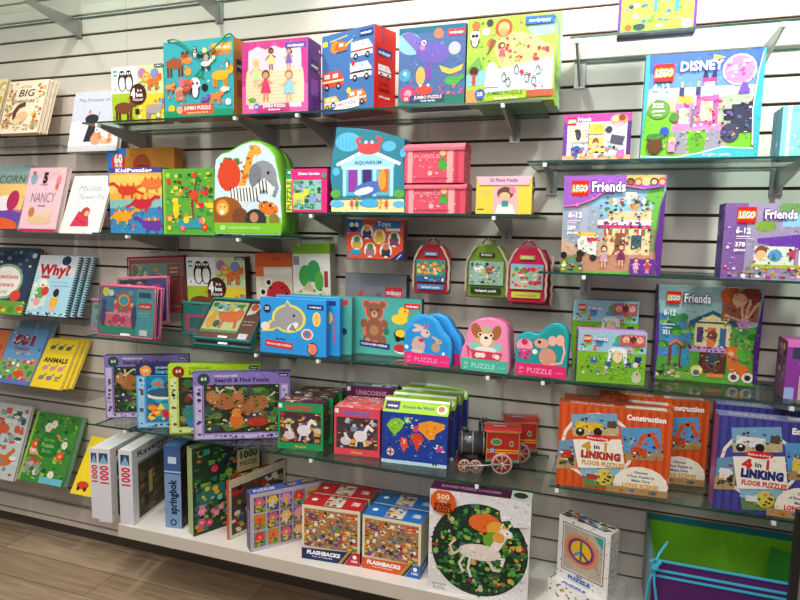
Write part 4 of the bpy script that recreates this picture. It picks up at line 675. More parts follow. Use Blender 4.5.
def backpack(label, xl, xr, yt, yb, Y, c, c2, band, artf, seed=1, group=None):
    L = P(xl, yb, Y); R = P(xr, yb, Y); R.z = L.z; T = P((xl+xr)/2, yt, Y); w = (R-L).length; h = T.z-L.z; M, w, h = frame(L, R, Vector((L.x, L.y, L.z+h)))
    root = empty('backpack', M, label, 'backpack', group)
    hw = w/2*.96
    def side(t): return hw*(1 if t < .62 else max(.0, 1-((t-.62)/.40)**2.6)**.5)
    out = [(-hw*.9, 0), (hw*.9, 0), (hw, .02*h)]; n = 12
    for i in range(n+1): t = .62+.36*i/n; out.append((side(t), t*h*.97))
    for i in range(n, -1, -1): t = .62+.36*i/n; out.append((-side(t), t*h*.97))
    out.append((-hw, .02*h)); b = MB(); b.prism(out, 0, .03, c, bevel=.006); b.art(type('q', (), {'items': artq(w, h, c, c2, seed)}), (-w/2, -.0003, 0), (1, 0, 0), (0, 0, 1)); b.build('body', MF(), root)
    ph = h*.42; b = MB(); b.box(-hw*.84, hw*.84, -.009, -.0005, h*.24, h*.24+ph, c2)
    A = Art(hw*1.68, ph, seed); artf(A); A.detail(80); b.art(A, (-hw*.84, -.009, h*.24), (1, 0, 0), (0, 0, 1)); b.build('window_panel', MM(), root)
    b = MB(); A = Art(hw*1.5, h*.1, seed+4); A.r(0, 0, 100, 100, band).t('backpack puzzle', 50, 50, 45, W if band != 'b8c83a' else 'c8285a', 70, .02)
    b.box(-hw*.75, hw*.75, -.008, -.0062, h*.09, h*.19, band); b.art(A, (-hw*.75, -.008, h*.09), (1, 0, 0), (0, 0, 1)); b.build('name_band', MM(), root)
    b = MB(); b.box(-hw*.38, hw*.38, -.008, -.0062, h*.74, h*.81, band); A = Art(hw*.76, h*.07, 2); A.t('PUZZLE', 50, 50, 50, W, 70); b.art(A, (-hw*.38, -.008, h*.74), (1, 0, 0), (0, 0, 1)); b.build('top_tag', MM(), root)
    for s_ in (-1, 1):
        b = MB(); pts = [(s_*hw*(.52+.48*math.sin(math.pi*min(1, t/10*2.2)/2)+(.03 if t % 2 else 0)), -.004-.002*math.sin(t), h*(.93-.86*t/10)) for t in range(11)]
        b.tube(pts, .0036, 'd8c4a8' if s_ < 0 else 'e0d0b8', 6); b.build('cord_strap', MF(), root)
    b = MB(); b.tube([(.018*math.cos(t*math.pi/6), .015, h*.96+.016*math.sin(t*math.pi/6)) for t in range(7)], .003, c, 6); b.build('hanging_loop', MF(), root)
    hk = hook(M.translation.x, M.translation.z+h*1.02, Y+.02); tag(hk, 'clear hook on the slatwall holding the '+label.split(' with ')[0], 'hook', None)
    return root
def artq(w, h, c, c2, seed):
    A = Art(w, h, seed); A.d = .0004; A.r(12, 34, 76, .8, '3a2a2a'); return A.items
backpack('red mini backpack puzzle with a farm picture, leftmost of the three', 413, 449, 242, 293, -.12, 'b8303a', '3a9a8a', '4a8ac8', lambda A: (A.r(0, 0, 100, 100, '3a9a8a'), A.sc(60, 3, 8, 94, 60, ['f0a83a', 'e87a2a', 'f4d05a', 'c85a2a', 'f4e8c8'], 3, 8, 'm'), A.r(0, 74, 100, 26, '3a6a98'), A.sc(16, 4, 76, 92, 22, ['f4f4f0', '2a3a5a', '5ab0d0'], 2, 5)), 3)
backpack('green mini backpack puzzle with a forest picture, middle of the three', 465, 507, 242, 297, -.12, '7a9a3a', '8ab8a8', '2a3a2a', lambda A: (A.r(0, 0, 100, 100, '9ac0b0'), A.sc(60, 3, 4, 94, 92, ['2a3a4a', '6a8a3a', 'f4f0e8', '3a8a9a', 'b8d04a'], 2, 6, 'm'), A.beast(58, 50, 30, 'c85a2a'), A.beast(26, 46, 26, 'f4f0e8')), 4)
backpack('pink mini backpack puzzle with a fruit picture, rightmost of the three', 506, 546, 244, 302, -.13, 'd82a5a', 'a8c8a0', 'b8c83a', lambda A: (A.r(0, 0, 100, 100, 'a8c8b0'), A.r(0, 0, 100, 16, '8ac0e8'), A.sc(40, 3, 10, 94, 86, ['e8402a', 'f07a3a', 'd83a8a', 'f4e8d0', '5a9a3a'], 4, 8, 'e')), 5)
b = MB(); L = P(512, 304, -.085); M, w_, h_ = frame(L, Vector((P(551, 304, -.085).x, -.085, L.z)), Vector((L.x, L.y, P(551, 250, -.085).z)))
root = empty('backpack', M, 'second pink mini backpack with dotted cords hidden behind the rightmost one', 'backpack'); b.prism([(-w_/2, 0), (w_/2, 0), (w_/2, h_*.7), (w_*.3, h_), (-w_*.3, h_), (-w_/2, h_*.7)], 0, .03, 'a8283a', bevel=.005); b.build('body', MF(), root)
b = MB(); b.tube([(w_*.48+.004*(i % 2), -.006, h_*(.9-.1*i)) for i in range(10)], .004, 'e0d0b8', 6); b.build('cord_strap', MF(), root)
# hanging puzzle boxes behind the third shelf
def f_lady(A):
    A.r(0, 0, 100, 100, 'e8dcc8').r(0, 0, 100, 26, 'e0602a').t('puzzle', 55, 10, 5, 'a83a18', 20).r(0, 26, 22, 18, 'f0703a').r(24, 30, 72, 10, 'f4f0e8').e(62, 82, 34, 'c8282f', ry=30).sc(10, 36, 62, 52, 34, ['2a1418'], 2.5, 4).e(34, 54, 11, 'f4f0e8').e(18, 72, 11, 'f4f0e8').e(35, 55, 6, '1a1a1a').e(19, 73, 6, '1a1a1a').e(20, 92, 10, '2a1a1a').e(60, 92, 10, '2a70b8', ry=6)
carton('puzzle_box', 'orange topped puzzle box with a big eyed ladybird, hanging behind the shark puzzle', 'puzzle', frame(P(257, 306, -.06), P(293.5, 307, -.06), P(256, 253, -.06)), .03, ('e8dcc8', 'c85a2a', 'e0602a'), det=80, front=f_lady)
def f_green(A):
    A.r(0, 0, 100, 100, 'ece8dc').r(0, 0, 100, 16, '8ab82a').r(2, 20, 16, 14, '8a8e92').e(34, 52, 18, '4aa84a', ry=18).e(56, 44, 18, '3a9a5a', ry=18).e(70, 60, 12, '58b04a', ry=16).r(84, 44, 10, 26, 'a83a3a').p([(24, 74), (44, 60), (60, 80)], 'd8c8a0').sc(20, 10, 72, 74, 24, LEAF+['c8d84a'], 2, 5).r(10, 88, 70, 10, '8aa83a')
carton('puzzle_box', 'white puzzle box with lime top and abstract green shapes, hanging right of the ladybird box', 'puzzle', frame(P(294, 305, -.075), P(331, 306, -.075), P(293, 244, -.075)), .045, ('ece8dc', 'a8a898', '8ab82a'), det=80, front=f_green, right=lambda A: A.r(0, 0, 100, 14, '7aa82a'))
for px, lab in ((274, 'clear hook above the ladybird puzzle box'), (311, 'clear hook above the lime topped puzzle box')):
    q = P(px, 249, 0); tag(hook(q.x, q.z+.012, -.09), lab, 'hook')
carton('puzzle_box', 'dark spined four in a box puzzle set behind the tiger pouch', 'puzzle', frame(P(189, 318, -.05), P(247, 320, -.05), P(187, 257, -.05)), .035, ('f4f4f2', '4a1c14', 'd8d8d2'), det=100, front=f4box, right=lambda A: A.r(0, 0, 100, 100, '4a2018'))
# zip pouches
vinyl = clear('clear_vinyl', 'f4f6f6', .16, .08)
def pouch(label, BL, BR, TL, th, trim, artf, zipc='f4f4f4', seed=2, cat='pouch'):
    M, w, h = frame(BL, BR, TL); root = empty('zip_pouch', M, label, cat); root.rotation_mode = 'XYZ'
    b = MB(); b.box(-w/2+.004, w/2-.004, .002, th-.001, .004, h-.008, 'f0ece4'); A = Art(w-.008, h-.012, seed); artf(A); A.detail(160); b.art(A, (-w/2+.004, .002, .004), (1, 0, 0), (0, 0, 1)); b.build('puzzle_card', MP(), root)
    b = MB(); e_ = .0035; zz = .0
    b.tube([(-w/2, zz, 0), (w/2, zz, 0), (w/2, zz, h), (-w/2, zz, h)], e_, trim, 6, closed=True); b.tube([(-w/2, th, 0), (w/2, th, 0), (w/2, th, h), (-w/2, th, h)], e_, trim, 6, closed=True); b.build('piping', MM(), root)
    b = MB(); b.box(-w/2, w/2, -.0018, -.0012, 0, h, 'ffffff'); b.build('vinyl_sleeve', vinyl, root)
    b = MB(); b.box(-w/2, w/2, -.002, th, h-.004, h+.004, trim); zp_ = b.build('zipper', MM(), root)
    b = MB(); b.box(-w*.06, w*.1, -.008, -.0022, h*.02, h*.06, zipc); b.build('zipper_pull', MM(), zp_)
    return root
def f_pcastle(A):
    A.r(0, 0, 100, 100, '4aa8ae').r(0, 0, 68, 100, '4a80a8').sc(30, 2, 2, 62, 70, ['2a4a78', '4a9ac8', 'f0d84a', '5ab0a8', '2a3a6a'], 2, 6).r(0, 80, 68, 20, '2f9a80').e(10, 10, 7, 'f4e04a').e(20, 12, 5, 'e8f0f0').e(44, 26, 14, 'e8402a', ry=16).e(44, 26, 11, 'f0b43a', ry=13).e(44, 27, 8, '3aa8b8', ry=10)
    for x, hh in ((16, 34), (30, 52), (44, 44), (56, 48)): A.tower(x, 82, 9, hh, 'f08a8a', 'e0484a')
    A.r(8, 56, 52, 22, 'ee7080').e(36, 68, 13, 'd8287a', ry=10).r(10, 54, 50, 3, 'f8a8a8').sc(16, 8, 50, 52, 28, ['c83a78', 'f8b8a8', 'a82a5a'], 1, 2.6).e(6, 62, 5, '4a3a7a', ry=22).e(64, 60, 5, '3a3a78', ry=26)
    A.r(72, 8, 22, 10, '2a3a6a').r(72, 30, 24, 12, 'e0303a').t('pouch puzzle', 84, 36, 4, W, 18).r(74, 50, 18, 2, '8ad0d0').r(74, 56, 18, 2, '8ad0d0').r(76, 86, 14, 12, 'f0f0ee')
y_ = -.225; bl = PZ(99, 333, gz(ZL3)); 
def on3(px, Y): return atx(px, Y, gz(ZL3)+.0045)
pouch('pink edged zip pouch puzzle with a castle and rainbow, frontmost at the shelf\'s left end', on3(98, -.225), on3(153, -.225), P(96, 284, -.205), .012, 'f07a9a', f_pcastle)
def f_dim(cols): return lambda A: (A.r(0, 0, 100, 100, cols[0]), A.sc(60, 4, 4, 92, 90, cols[1:], 2, 7, 'm'))
pouch('pink edged zip pouch directly behind the castle pouch, showing past its right edge', on3(103, -.20), on3(159, -.20), P(101, 285, -.18), .012, 'e8608a', f_dim(['6a5aa0', '3a3a78', '8a9ac8', 'c83a6a']), seed=4)
pouch('patterned zip pouch poking out left of the castle pouch', on3(89, -.17), on3(140, -.17), P(88, 299, -.15), .012, 'd87aa0', f_dim(['8ab0a8', 'f0d84a', '3a9a5a', 'e86a8a', '5a8ad0']), seed=5)
def f_purp(A):
    A.r(0, 0, 100, 100, '3a2a4a').r(60, 0, 40, 100, '4a4aa8').sc(30, 2, 4, 54, 60, ['d84a6a', 'f0a0b0', 'f4f0f0', 'a82a4a'], 3, 7, 'm').r(70, 12, 18, 6, 'e8407a').e(76, 36, 9, '8ac83a', ry=9).sc(12, 64, 50, 30, 44, ['6a6ad0', '3a3a80'], 2, 5)
pouch('purple zip pouch with a cat print, leaning behind the castle pouch', P(118, 322, -.13), P(167, 322, -.13), P(122, 278, -.11), .012, 'f088a8', f_purp, seed=6)
def f_mar(A):
    A.r(0, 0, 100, 100, 'a8283a').r(5, 8, 90, 84, '7aa890').sc(40, 6, 10, 60, 60, ['5a9ac0', '3a8a5a', 'f0b04a', 'e8e0d0', 'c83a2a'], 3, 8, 'm').r(70, 10, 24, 80, '9a3a3a').r(74, 16, 16, 4, 'f0b04a').e(50, 42, 14, 'd8402a', ry=14).r(74, 24, 14, 3, 'e8c8a0')
pouch('maroon edged zip pouch with a farm print, rearmost of the pouches', P(129, 312, -.055), P(186, 312, -.055), P(131, 258, -.04), .012, 'a01f30', f_mar, seed=7)
def f_tiger(A):
    A.r(0, 0, 100, 100, '6a3020').p([(2, 2), (70, 2), (70, 84), (2, 84)], 'd8e0a0').sc(50, 4, 4, 62, 40, ['3a8a5a', 'f0d83a', '8ac0d8', '5a9a3a', 'f4f4f0'], 3, 7, 'm').e(46, 42, 22, 'f0742a', ry=15).e(60, 34, 9, 'f07a30').ln([(36, 50), (34, 72)], 5, 'e8641c').ln([(58, 50), (62, 70)], 5, 'e8641c').e(14, 56, 9, 'f0b02a', ry=18).e(16, 36, 6, 'f0b02a').e(26, 62, 6, '2a5a3a', ry=10).r(2, 78, 68, 6, '6a9a3a').p([(76, 4), (98, 4), (88, 30), (74, 36)], 'e8e8e0').e(84, 14, 7, 'e0602a').t('On Safari', 84, 52, 4, 'f0c8a0', 22, .01).t('puzzle', 84, 60, 4, 'f0c8a0', 18, .01).r(76, 84, 16, 14, 'f4f4f2')
B2 = on3(194, -.232); d_ = ray(214, 304); Yt = min(-.02, B2.x/d_.x*d_.y-DIST); T2 = Vector((B2.x, Yt, P(214, 304, Yt).z)); R2 = atx(250, -.232, B2.z); fr2 = frame(B2, R2, T2)[0].to_3x3(); nn = fr2@Vector((0, -.0155, .016))
pouch('teal edged zip pouch with an orange tiger print, leaning back beside the shark puzzle', B2+nn, R2+nn, T2+nn, .009, '2f9a98', f_tiger, seed=8)
pouch('teal edged zip pouch under the tiger pouch, only its front edge showing', B2, R2, T2, .007, '2a8a90', f_dim(['6a3a2a', 'e8e0d8', '3a6a5a', 'c8b090']), seed=9)
pouch('teal zip pouch with a pink framed print, behind the tiger pouch', on3(182, -.075), on3(222, -.075), P(184, 302, -.07), .008, '3a9a98', lambda A: (A.r(0, 0, 100, 100, '2f9a90'), A.r(6, 34, 88, 60, 'f0608a'), A.r(16, 44, 68, 42, '3a8a80')), seed=10)
for px, lab in ((158, 'clear hook above the maroon zip pouch'),): q = P(px, 252, 0); tag(hook(q.x, q.z, -.05), lab, 'hook')
# ================================================================== shark, bear and shaped tins
def f_shark(A, n=1):
    A.r(0, 0, 100, 100, '2f9ae4').e(44, 36, 26, 'e8e04a', ry=26).p([(16, 40), (6, 52), (2, 62), (20, 60), (30, 50)], 'e8e04a').p([(36, 18), (42, 2), (50, 16)], 'e8e04a').e(44, 36, 22, 'a0a0a4', ry=22).p([(22, 40), (10, 52), (4, 58), (18, 56), (32, 50)], 'a0a0a4').p([(36, 20), (42, 6), (48, 18)], 'a0a0a4').e(50, 50, 10, 'eceef0', ry=6, rot=30).e(52, 30, 2, '1a3a2a').e(8, 52, 7, 'f4e0c8', ry=8).p([(50, 44), (56, 58), (44, 56)], '8a8a90')
    A.e(86, 34, 6, 'f4e07a', ry=13).e(86, 34, 4, 'f0b85a', ry=10).e(72, 62, 9, 'f4f0e0', ry=10).e(72, 62, 7, 'e06a3a', ry=8).e(72, 62, 4, '3a8ac8').e(80, 88, 8, '2a1a2a', ry=12).e(80, 88, 7, 'f0806a', ry=10).sc(6, 74, 78, 12, 16, ['f0a08a'], 1, 2).e(11, 20, 6, '1a2a5a').t('25', 11, 19, 5, W, 7).r(72, 8, 24, 9, '1f3a78').t('mudpuppy', 84, 12.5, 3, W, 18)
    A.p([(8, 76), (50, 80), (50, 92), (8, 88)], 'd83030').t('TOUCH & FEEL PUZZLES', 29, 84, 3.4, W, 38, rot=-3).t('My First', 32, 73.5, 3, '1a2a4a', 14)
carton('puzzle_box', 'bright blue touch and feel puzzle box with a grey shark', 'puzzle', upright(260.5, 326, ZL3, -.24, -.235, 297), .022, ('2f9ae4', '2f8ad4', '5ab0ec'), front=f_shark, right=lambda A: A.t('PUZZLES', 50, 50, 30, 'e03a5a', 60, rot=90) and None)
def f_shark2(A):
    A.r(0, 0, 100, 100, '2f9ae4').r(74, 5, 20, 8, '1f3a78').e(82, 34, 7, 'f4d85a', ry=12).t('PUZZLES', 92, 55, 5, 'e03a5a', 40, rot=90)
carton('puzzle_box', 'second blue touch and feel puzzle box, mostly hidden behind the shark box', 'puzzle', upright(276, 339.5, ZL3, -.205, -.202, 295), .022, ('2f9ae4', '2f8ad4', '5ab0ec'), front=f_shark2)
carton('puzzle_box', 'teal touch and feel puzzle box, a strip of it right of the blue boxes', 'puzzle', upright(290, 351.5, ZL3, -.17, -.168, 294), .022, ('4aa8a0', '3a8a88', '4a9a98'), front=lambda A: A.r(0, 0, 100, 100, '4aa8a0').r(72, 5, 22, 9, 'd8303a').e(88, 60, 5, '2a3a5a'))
def f_bear(A):
    A.r(0, 0, 100, 100, '4aa8a0').e(30, 58, 17, 'e86a5a', ry=24).e(30, 24, 15, 'e86a5a').e(17, 12, 6, 'e86a5a').e(43, 12, 6, 'e86a5a').e(30, 56, 13, '8a5a44', ry=20).e(30, 25, 12.5, '8a5a44').e(18, 13, 5, '8a5a44').e(42, 13, 5, '8a5a44').e(14, 46, 5, '8a5a44', ry=8, rot=-30).e(46, 46, 5, '8a5a44', ry=8, rot=30).e(20, 74, 7, '8a5a44').e(42, 74, 7, '8a5a44').e(20, 76, 4, 'c88a5a').e(30, 58, 7, 'b07a54', ry=9).e(30, 30, 5, 'c89a78').e(25, 22, 1.3, '1a1010').e(35, 22, 1.3, '1a1010').e(30, 28, 1.6, '1a1010')
    A.e(68, 36, 12, 'f4c83a', ry=9).e(74, 24, 8, 'f4c83a').p([(80, 22), (88, 24), (80, 28)], 'e8762a').e(76, 22, 1.2, '1a1a1a').e(48, 58, 5, '2a7a5a').e(70, 62, 10, '1f3a3a', ry=10).e(70, 60, 8, 'f0c83a', ry=7).e(66, 70, 4, '1a1a1a').e(72, 88, 11, 'f4f0e8', ry=8).e(70, 86, 10, 'c8283a', ry=7).r(74, 8, 24, 9, 'd8303a').t('mudpuppy', 86, 12.5, 3, W, 18)
    A.p([(8, 76), (54, 80), (54, 90), (8, 86)], '2a3a7a').t('TOUCH & FEEL PUZZLES', 30, 83, 3.2, W, 40, rot=-3)
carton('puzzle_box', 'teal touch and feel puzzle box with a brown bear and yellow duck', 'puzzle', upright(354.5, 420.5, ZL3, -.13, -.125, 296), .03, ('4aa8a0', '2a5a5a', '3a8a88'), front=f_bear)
OUT_B = [(0, 94), (0, 56), (2, 30), (10, 16), (24, 4), (42, 0), (60, 3), (72, 13), (82, 30), (97, 44), (100, 62), (99, 94), (94, 100), (6, 100)]
OUT_D = [(0, 94), (2, 62), (10, 48), (12, 28), (22, 10), (40, 2), (62, 0), (82, 5), (94, 18), (96, 40), (98, 60), (100, 94), (95, 100), (5, 100)]
OUT_M = [(2, 94), (0, 60), (1, 36), (8, 25), (26, 20), (40, 24), (50, 17), (60, 5), (76, 0), (91, 5), (100, 22), (99, 60), (98, 94), (94, 100), (6, 100)]
def band(A, c, tc): A.r(3, 76, 94, 22, c).t('PUZZLE', 48, 88, 8.5, tc, 48, .02).t('24', 13, 85, 5, tc, 8).t('pc', 13, 92, 4, tc, 7).t('mini', 85, 88, 4, tc, 14, .0)
def f_bun(A):
    A.p([(4, 76), (4, 56), (7, 34), (16, 26), (26, 12), (42, 6), (58, 10), (67, 20), (77, 37), (94, 52), (96, 76)], '2a90d8').e(32, 60, 14, 'c8b0a8', ry=17).e(46, 36, 10, 'd8c0b4', ry=8).e(32, 24, 12, 'd8b0a8', ry=4, rot=-14).e(30, 30, 12, 'd8c4b8', ry=4, rot=14).e(50, 34, 2, '1a1010').e(48, 22, 4, 'e84a6a').e(38, 50, 6, 'c83a5a', ry=4).e(68, 62, 9, 'b89a84', ry=9).e(74, 50, 7, 'c8a890', ry=5).e(66, 44, 8, 'c8b0a0', ry=2.4, rot=-20).e(76, 49, 1.2, '1a1010').e(84, 72, 3, 'f4f0f0').e(7, 66, 4, 'f4f0f0').e(30, 72, 14, 'd8c4bc', ry=4); band(A, 'e8307a', 'f890b8')
def f_dog(A):
    A.p([(6, 76), (8, 60), (15, 48), (17, 30), (27, 14), (44, 6), (62, 4), (80, 9), (90, 20), (92, 40), (94, 76)], 'f090b8').e(50, 34, 23, 'e0b070', ry=18).e(32, 24, 10, 'a8683a', ry=14, rot=20).e(72, 26, 9, 'a8683a', ry=14, rot=-20).e(52, 40, 12, 'f4e4d0', ry=12).e(40, 31, 4.5, 'f4e8d8').e(62, 31, 4.5, 'f4e8d8').e(40, 31, 2.6, '1a1010').e(62, 31, 2.6, '1a1010').e(52, 36, 4, '1a1010', ry=2.6).e(30, 52, 12, '8ad0c8', ry=7).e(74, 52, 10, '8ad0c8', ry=7).e(52, 58, 22, 'f0e8e0', ry=6).e(54, 20, 5, '8ad0b8').p([(22, 60), (86, 62), (80, 76), (26, 76)], 'd83a5a').ln([(22, 62), (14, 54), (18, 72)], 3, 'd83a5a').flowers(5, 26, 62, 58, 14, ['f4f0e8', 'f0c83a', 'f4a0b8'], 6); band(A, '4ab8a0', 'a8e0d0')
def f_mou(A):
    A.p([(5, 76), (4, 60), (4, 44), (12, 34), (35, 32), (48, 26), (60, 13), (76, 5), (90, 12), (95, 28), (95, 76)], '1f9a9a').e(18, 44, 16, 'f0a0b8', ry=12).e(18, 38, 6, 'd8283a').p([(6, 50), (32, 50), (28, 68), (12, 68)], 'c85a8a').sc(10, 6, 52, 26, 18, ['e8308a', 'f4d0e0', '8a3a6a'], 2, 4).e(62, 62, 16, 'd89a80', ry=16).e(50, 38, 14, 'e0a890', ry=9).e(70, 32, 8, 'f0b8a8', ry=9).e(84, 30, 8, 'f0b8a0', ry=10).e(46, 36, 3, '1a1010').e(35, 42, 2, '8a3a3a').ln([(70, 74), (88, 70), (93, 50), (88, 30)], 4, 'f0b8a8').e(38, 54, 5, 'f4f0e8'); band(A, 'e82a70', 'f8a0c0')
SG = None
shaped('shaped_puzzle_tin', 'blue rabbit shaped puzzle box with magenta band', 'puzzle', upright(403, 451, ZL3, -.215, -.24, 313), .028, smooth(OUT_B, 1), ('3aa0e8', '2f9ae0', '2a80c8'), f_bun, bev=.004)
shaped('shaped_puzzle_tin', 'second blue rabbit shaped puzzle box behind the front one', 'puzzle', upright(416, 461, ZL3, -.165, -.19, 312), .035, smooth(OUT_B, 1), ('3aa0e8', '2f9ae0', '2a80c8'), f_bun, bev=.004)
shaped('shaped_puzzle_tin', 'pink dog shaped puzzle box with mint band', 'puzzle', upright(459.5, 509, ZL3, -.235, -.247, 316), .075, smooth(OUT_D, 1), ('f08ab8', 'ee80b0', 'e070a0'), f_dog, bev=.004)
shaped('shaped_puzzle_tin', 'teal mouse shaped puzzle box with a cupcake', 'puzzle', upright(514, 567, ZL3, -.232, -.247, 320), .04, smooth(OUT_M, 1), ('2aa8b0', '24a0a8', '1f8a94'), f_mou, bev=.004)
# ================================================================== search and find puzzles
def sf(col, col2, badge, ocean=0, seed=1):
    def f(A):
        A.r(0, 0, 100, 100, col).r(0, 0, 100, 17, col2).r(11, 18, 78, 72, '2a3424').e(11, 10, 6.5, badge).t('64', 11, 9, 5, 'e8e8c8', 6).t('WOODLAND FOREST' if not ocean else 'OCEAN LIFE', 34, 5, 3, W if ocean != 2 else '3a5a1a', 24, .01).t('Search & Find Puzzle', 50, 11, 6, '2a1a4a' if ocean == 0 else ('5ad0e8' if ocean == 1 else '3a6a1a'), 56, .03).r(88, 2, 10, 5, '3a2a5a').t('mudpuppy', 93, 4.5, 2, W, 8)
        if ocean == 1: A.r(11, 18, 78, 72, '1f78a8').sc(40, 12, 20, 76, 68, ['2a9ac0', '185a88', '3ab0d0'], 3, 8).e(30, 48, 18, 'e8e4dc', ry=7).e(32, 44, 20, '3a5a7a', ry=7).sc(50, 12, 60, 76, 28, ['e8482a', 'f0a02a', 'd8283a', 'f4d84a', '8a3a5a'], 2, 6, 'm').fish(26, 30, 6, 'e8602a').fish(40, 34, 5, 'e83a2a')
        elif ocean == 2: A.sc(90, 12, 19, 76, 70, ['3a6a3a', '7a3a2a', '1f4a4a', 'c8607a', '4a8ac0', '8a9a4a'], 2, 6, 'm').e(32, 78, 14, '3a8ac0').e(32, 70, 18, '2f8a78', ry=12)
        else:
            A.sc(110, 12, 19, 76, 70, ['1f4a28', '3a6a2a', '4a3a6a', '24301c', '58803a', '2f5a44', '6a8a3a'], 2, 6, 'm').sc(24, 12, 60, 76, 28, ['e8e8d0', 'd8c84a', 'c8d8e8', '8a4a98'], 1, 2, 'e')
            A.e(30, 42, 14, 'a8683a', ry=12, rot=-20).e(20, 36, 7, 'b87a4a').ln([(24, 32), (34, 22), (42, 24)], 2, 'd8c8a8').ln([(26, 32), (24, 22)], 2, 'd8c8a8').e(60, 48, 18, 'a86a3c', ry=13, rot=10).e(46, 34, 6, 'b8784a', ry=7).ln([(44, 30), (40, 20)], 1.6, 'c8a078').ln([(54, 56), (50, 70)], 3, '9a5a30').ln([(70, 56), (74, 70)], 3, '9a5a30').e(44, 72, 7, 'd8742a', ry=12).e(44, 60, 5, 'e08a3a').e(66, 74, 12, 'b83a1e', ry=7).ln([(76, 40), (84, 30)], 2, 'd8c8b0').sc(90, 12, 19, 76, 70, ['1f4a28', '3a6a2a', '6a4a2a', '24301c', '8a9a4a', '4a3a5a', 'c8783a', 'd8d0a8'], .6, 2, 'm')
        A.r(2, 19, 7, 76, {0: 'c8b8e0', 1: '9ad0f0', 2: 'd8e8a0'}[ocean]).r(2, 92, 94, 6, {0: 'c8b8e0', 1: '9ad0f0', 2: 'd8e8a0'}[ocean]).sc(12, 3, 20, 5.5, 74, ['2a2a3a', '7a4a3a', '4a5a6a'], 1, 2.4).sc(26, 10, 92, 84, 6, ['2a2a3a', '7a4a3a', '5a3a6a'], .8, 1.8).r(91, 19, 7, 72, {0: 'c8b8e0', 1: '9ad0f0', 2: 'd8e8a0'}[ocean]).sc(12, 92, 20, 5.5, 68, ['2a2a3a', '7a4a3a'], 1, 2.4)
    return f
zt = gz(ZTN)
def pzbox(bl, br, tl_y, z, **k):
    BL = PZ(*bl, z); BR = PZ(*br, z); BL.z = BR.z = z+.0005; return frame(BL, BR, Vector((BL.x, BL.y, zat(tl_y, BL.x, BL.y))))
def dirbox(bl, ang, w, tly, z):
    BL = PZ(*bl, z); BL.z = z+.0005; a = math.radians(ang); BR = BL+Vector((w*math.cos(a), w*math.sin(a), 0)); return frame(BL, BR, Vector((BL.x, BL.y, zat(tly, BL.x, BL.y))))
carton('search_puzzle_box', 'purple search and find puzzle box, leftmost and rearmost of the four', 'puzzle', dirbox((106, 418.5), 26, .30, 355.5, zt), .03, ('8a78b4', '5a4a8a', '4a3a78'), det=300, front=sf('8a78b4', '8272ae', '1f4a44', 0), seed=3)
carton('search_puzzle_box', 'blue ocean search and find puzzle box, second from the left', 'puzzle', dirbox((137.5, 428.5), 26, .30, 364.5, zt), .03, ('5aa8e0', '2a4a8a', '22306a'), det=300, front=sf('5aa8e0', '22306a', 'f0a03a', 1), seed=5)
carton('search_puzzle_box', 'lime search and find puzzle box, third from the left', 'puzzle', dirbox((169.5, 434), 26.5, .31, 365, zt), .032, ('c0d84a', '8ab02a', 'a8d820'), det=300, front=sf('c0d84a', 'b8dc2a', '8a2a1a', 2), seed=6)
carton('search_puzzle_box', 'purple search and find puzzle box with woodland deer, frontmost of the four', 'puzzle', pzbox((194, 440.5), (290, 437.5), 373, zt), .035, ('9a86cc', '7a68b0', '6a58a0'), det=300, front=sf('9a86cc', '8a78c4', '1f4a44', 0), seed=4)
# ================================================================== unicorn and map puzzle cubes
def f_uni(c, red, scene, seed=1):
    def f(A):
        A.r(0, 0, 100, 100, c).r(5, 20, 90, 66, '4a3438').sc(90, 5, 20, 90, 66, scene, 2, 7, 'm').t('UNICORNS', 48, 11, 9, red, 58, .05).r(2, 3, 8, 9, 'e8f0f0')
        A.e(58, 58, 15, 'e8e0e4', ry=12).ln([(66, 52), (74, 36), (84, 44)], 7, 'f0eaee').ln([(52, 64), (48, 80)], 4, 'e0d8e0').ln([(64, 64), (68, 78)], 4, 'e0d8e0').e(26, 70, 12, 'd8ccd4', ry=9).ln([(30, 66), (24, 54)], 6, 'e8e0e4').t('100 pieces', 50, 93, 5, 'e8c83a', 26)
    return f
UG = 'green unicorn puzzle boxes in one row'
SU = ['5a2a2a', 'c8843a', '3a5a2a', '8a5aa8', 'e8a83a', 'a83a3a', 'd8c8a8', '2a3a2a']
g0 = pzbox((278, 448), (323, 451.5), 401.5, zt)
M0, w0, h0 = g0; ax = M0.to_3x3()@Vector((.0, 1, 0))
for i, lab in enumerate(('green unicorn puzzle box at the front of its row', 'second green unicorn puzzle box, just behind the front one', 'third green unicorn puzzle box, rearmost of its row')):
    M = M0.copy(); M.translation = M0.translation + M0.to_3x3()@Vector((.012*i, .073*i, 0))
    carton('unicorn_puzzle_box', lab, 'puzzle', (M, w0, h0), .066, ('1f9a5a', '2a8a50', '5a2a3a'), det=120, front=f_uni('1f9a5a', 'd8404a', SU), topa=lambda A: A.sc(40, 2, 2, 96, 96, ['8a3a4a', 'e8d8c8', '4a2a5a', 'c8a08a', '2a1a2a'], 3, 9, 'm'), right=lambda A: (A.r(10, 10, 80, 76, '5a3a3a'), A.sc(30, 10, 10, 80, 76, SU, 4, 9, 'm')), seed=3+i, group=None)
p0 = pzbox((334, 453.5), (379.5, 458), 406.5, zt); M0, w0, h0 = p0
SP = ['2a2a3a', 'c85a4a', 'f0a04a', '4a5a8a', '6a4a3a', 'b8c8e0', '8a8ab0', '3a4a3a']
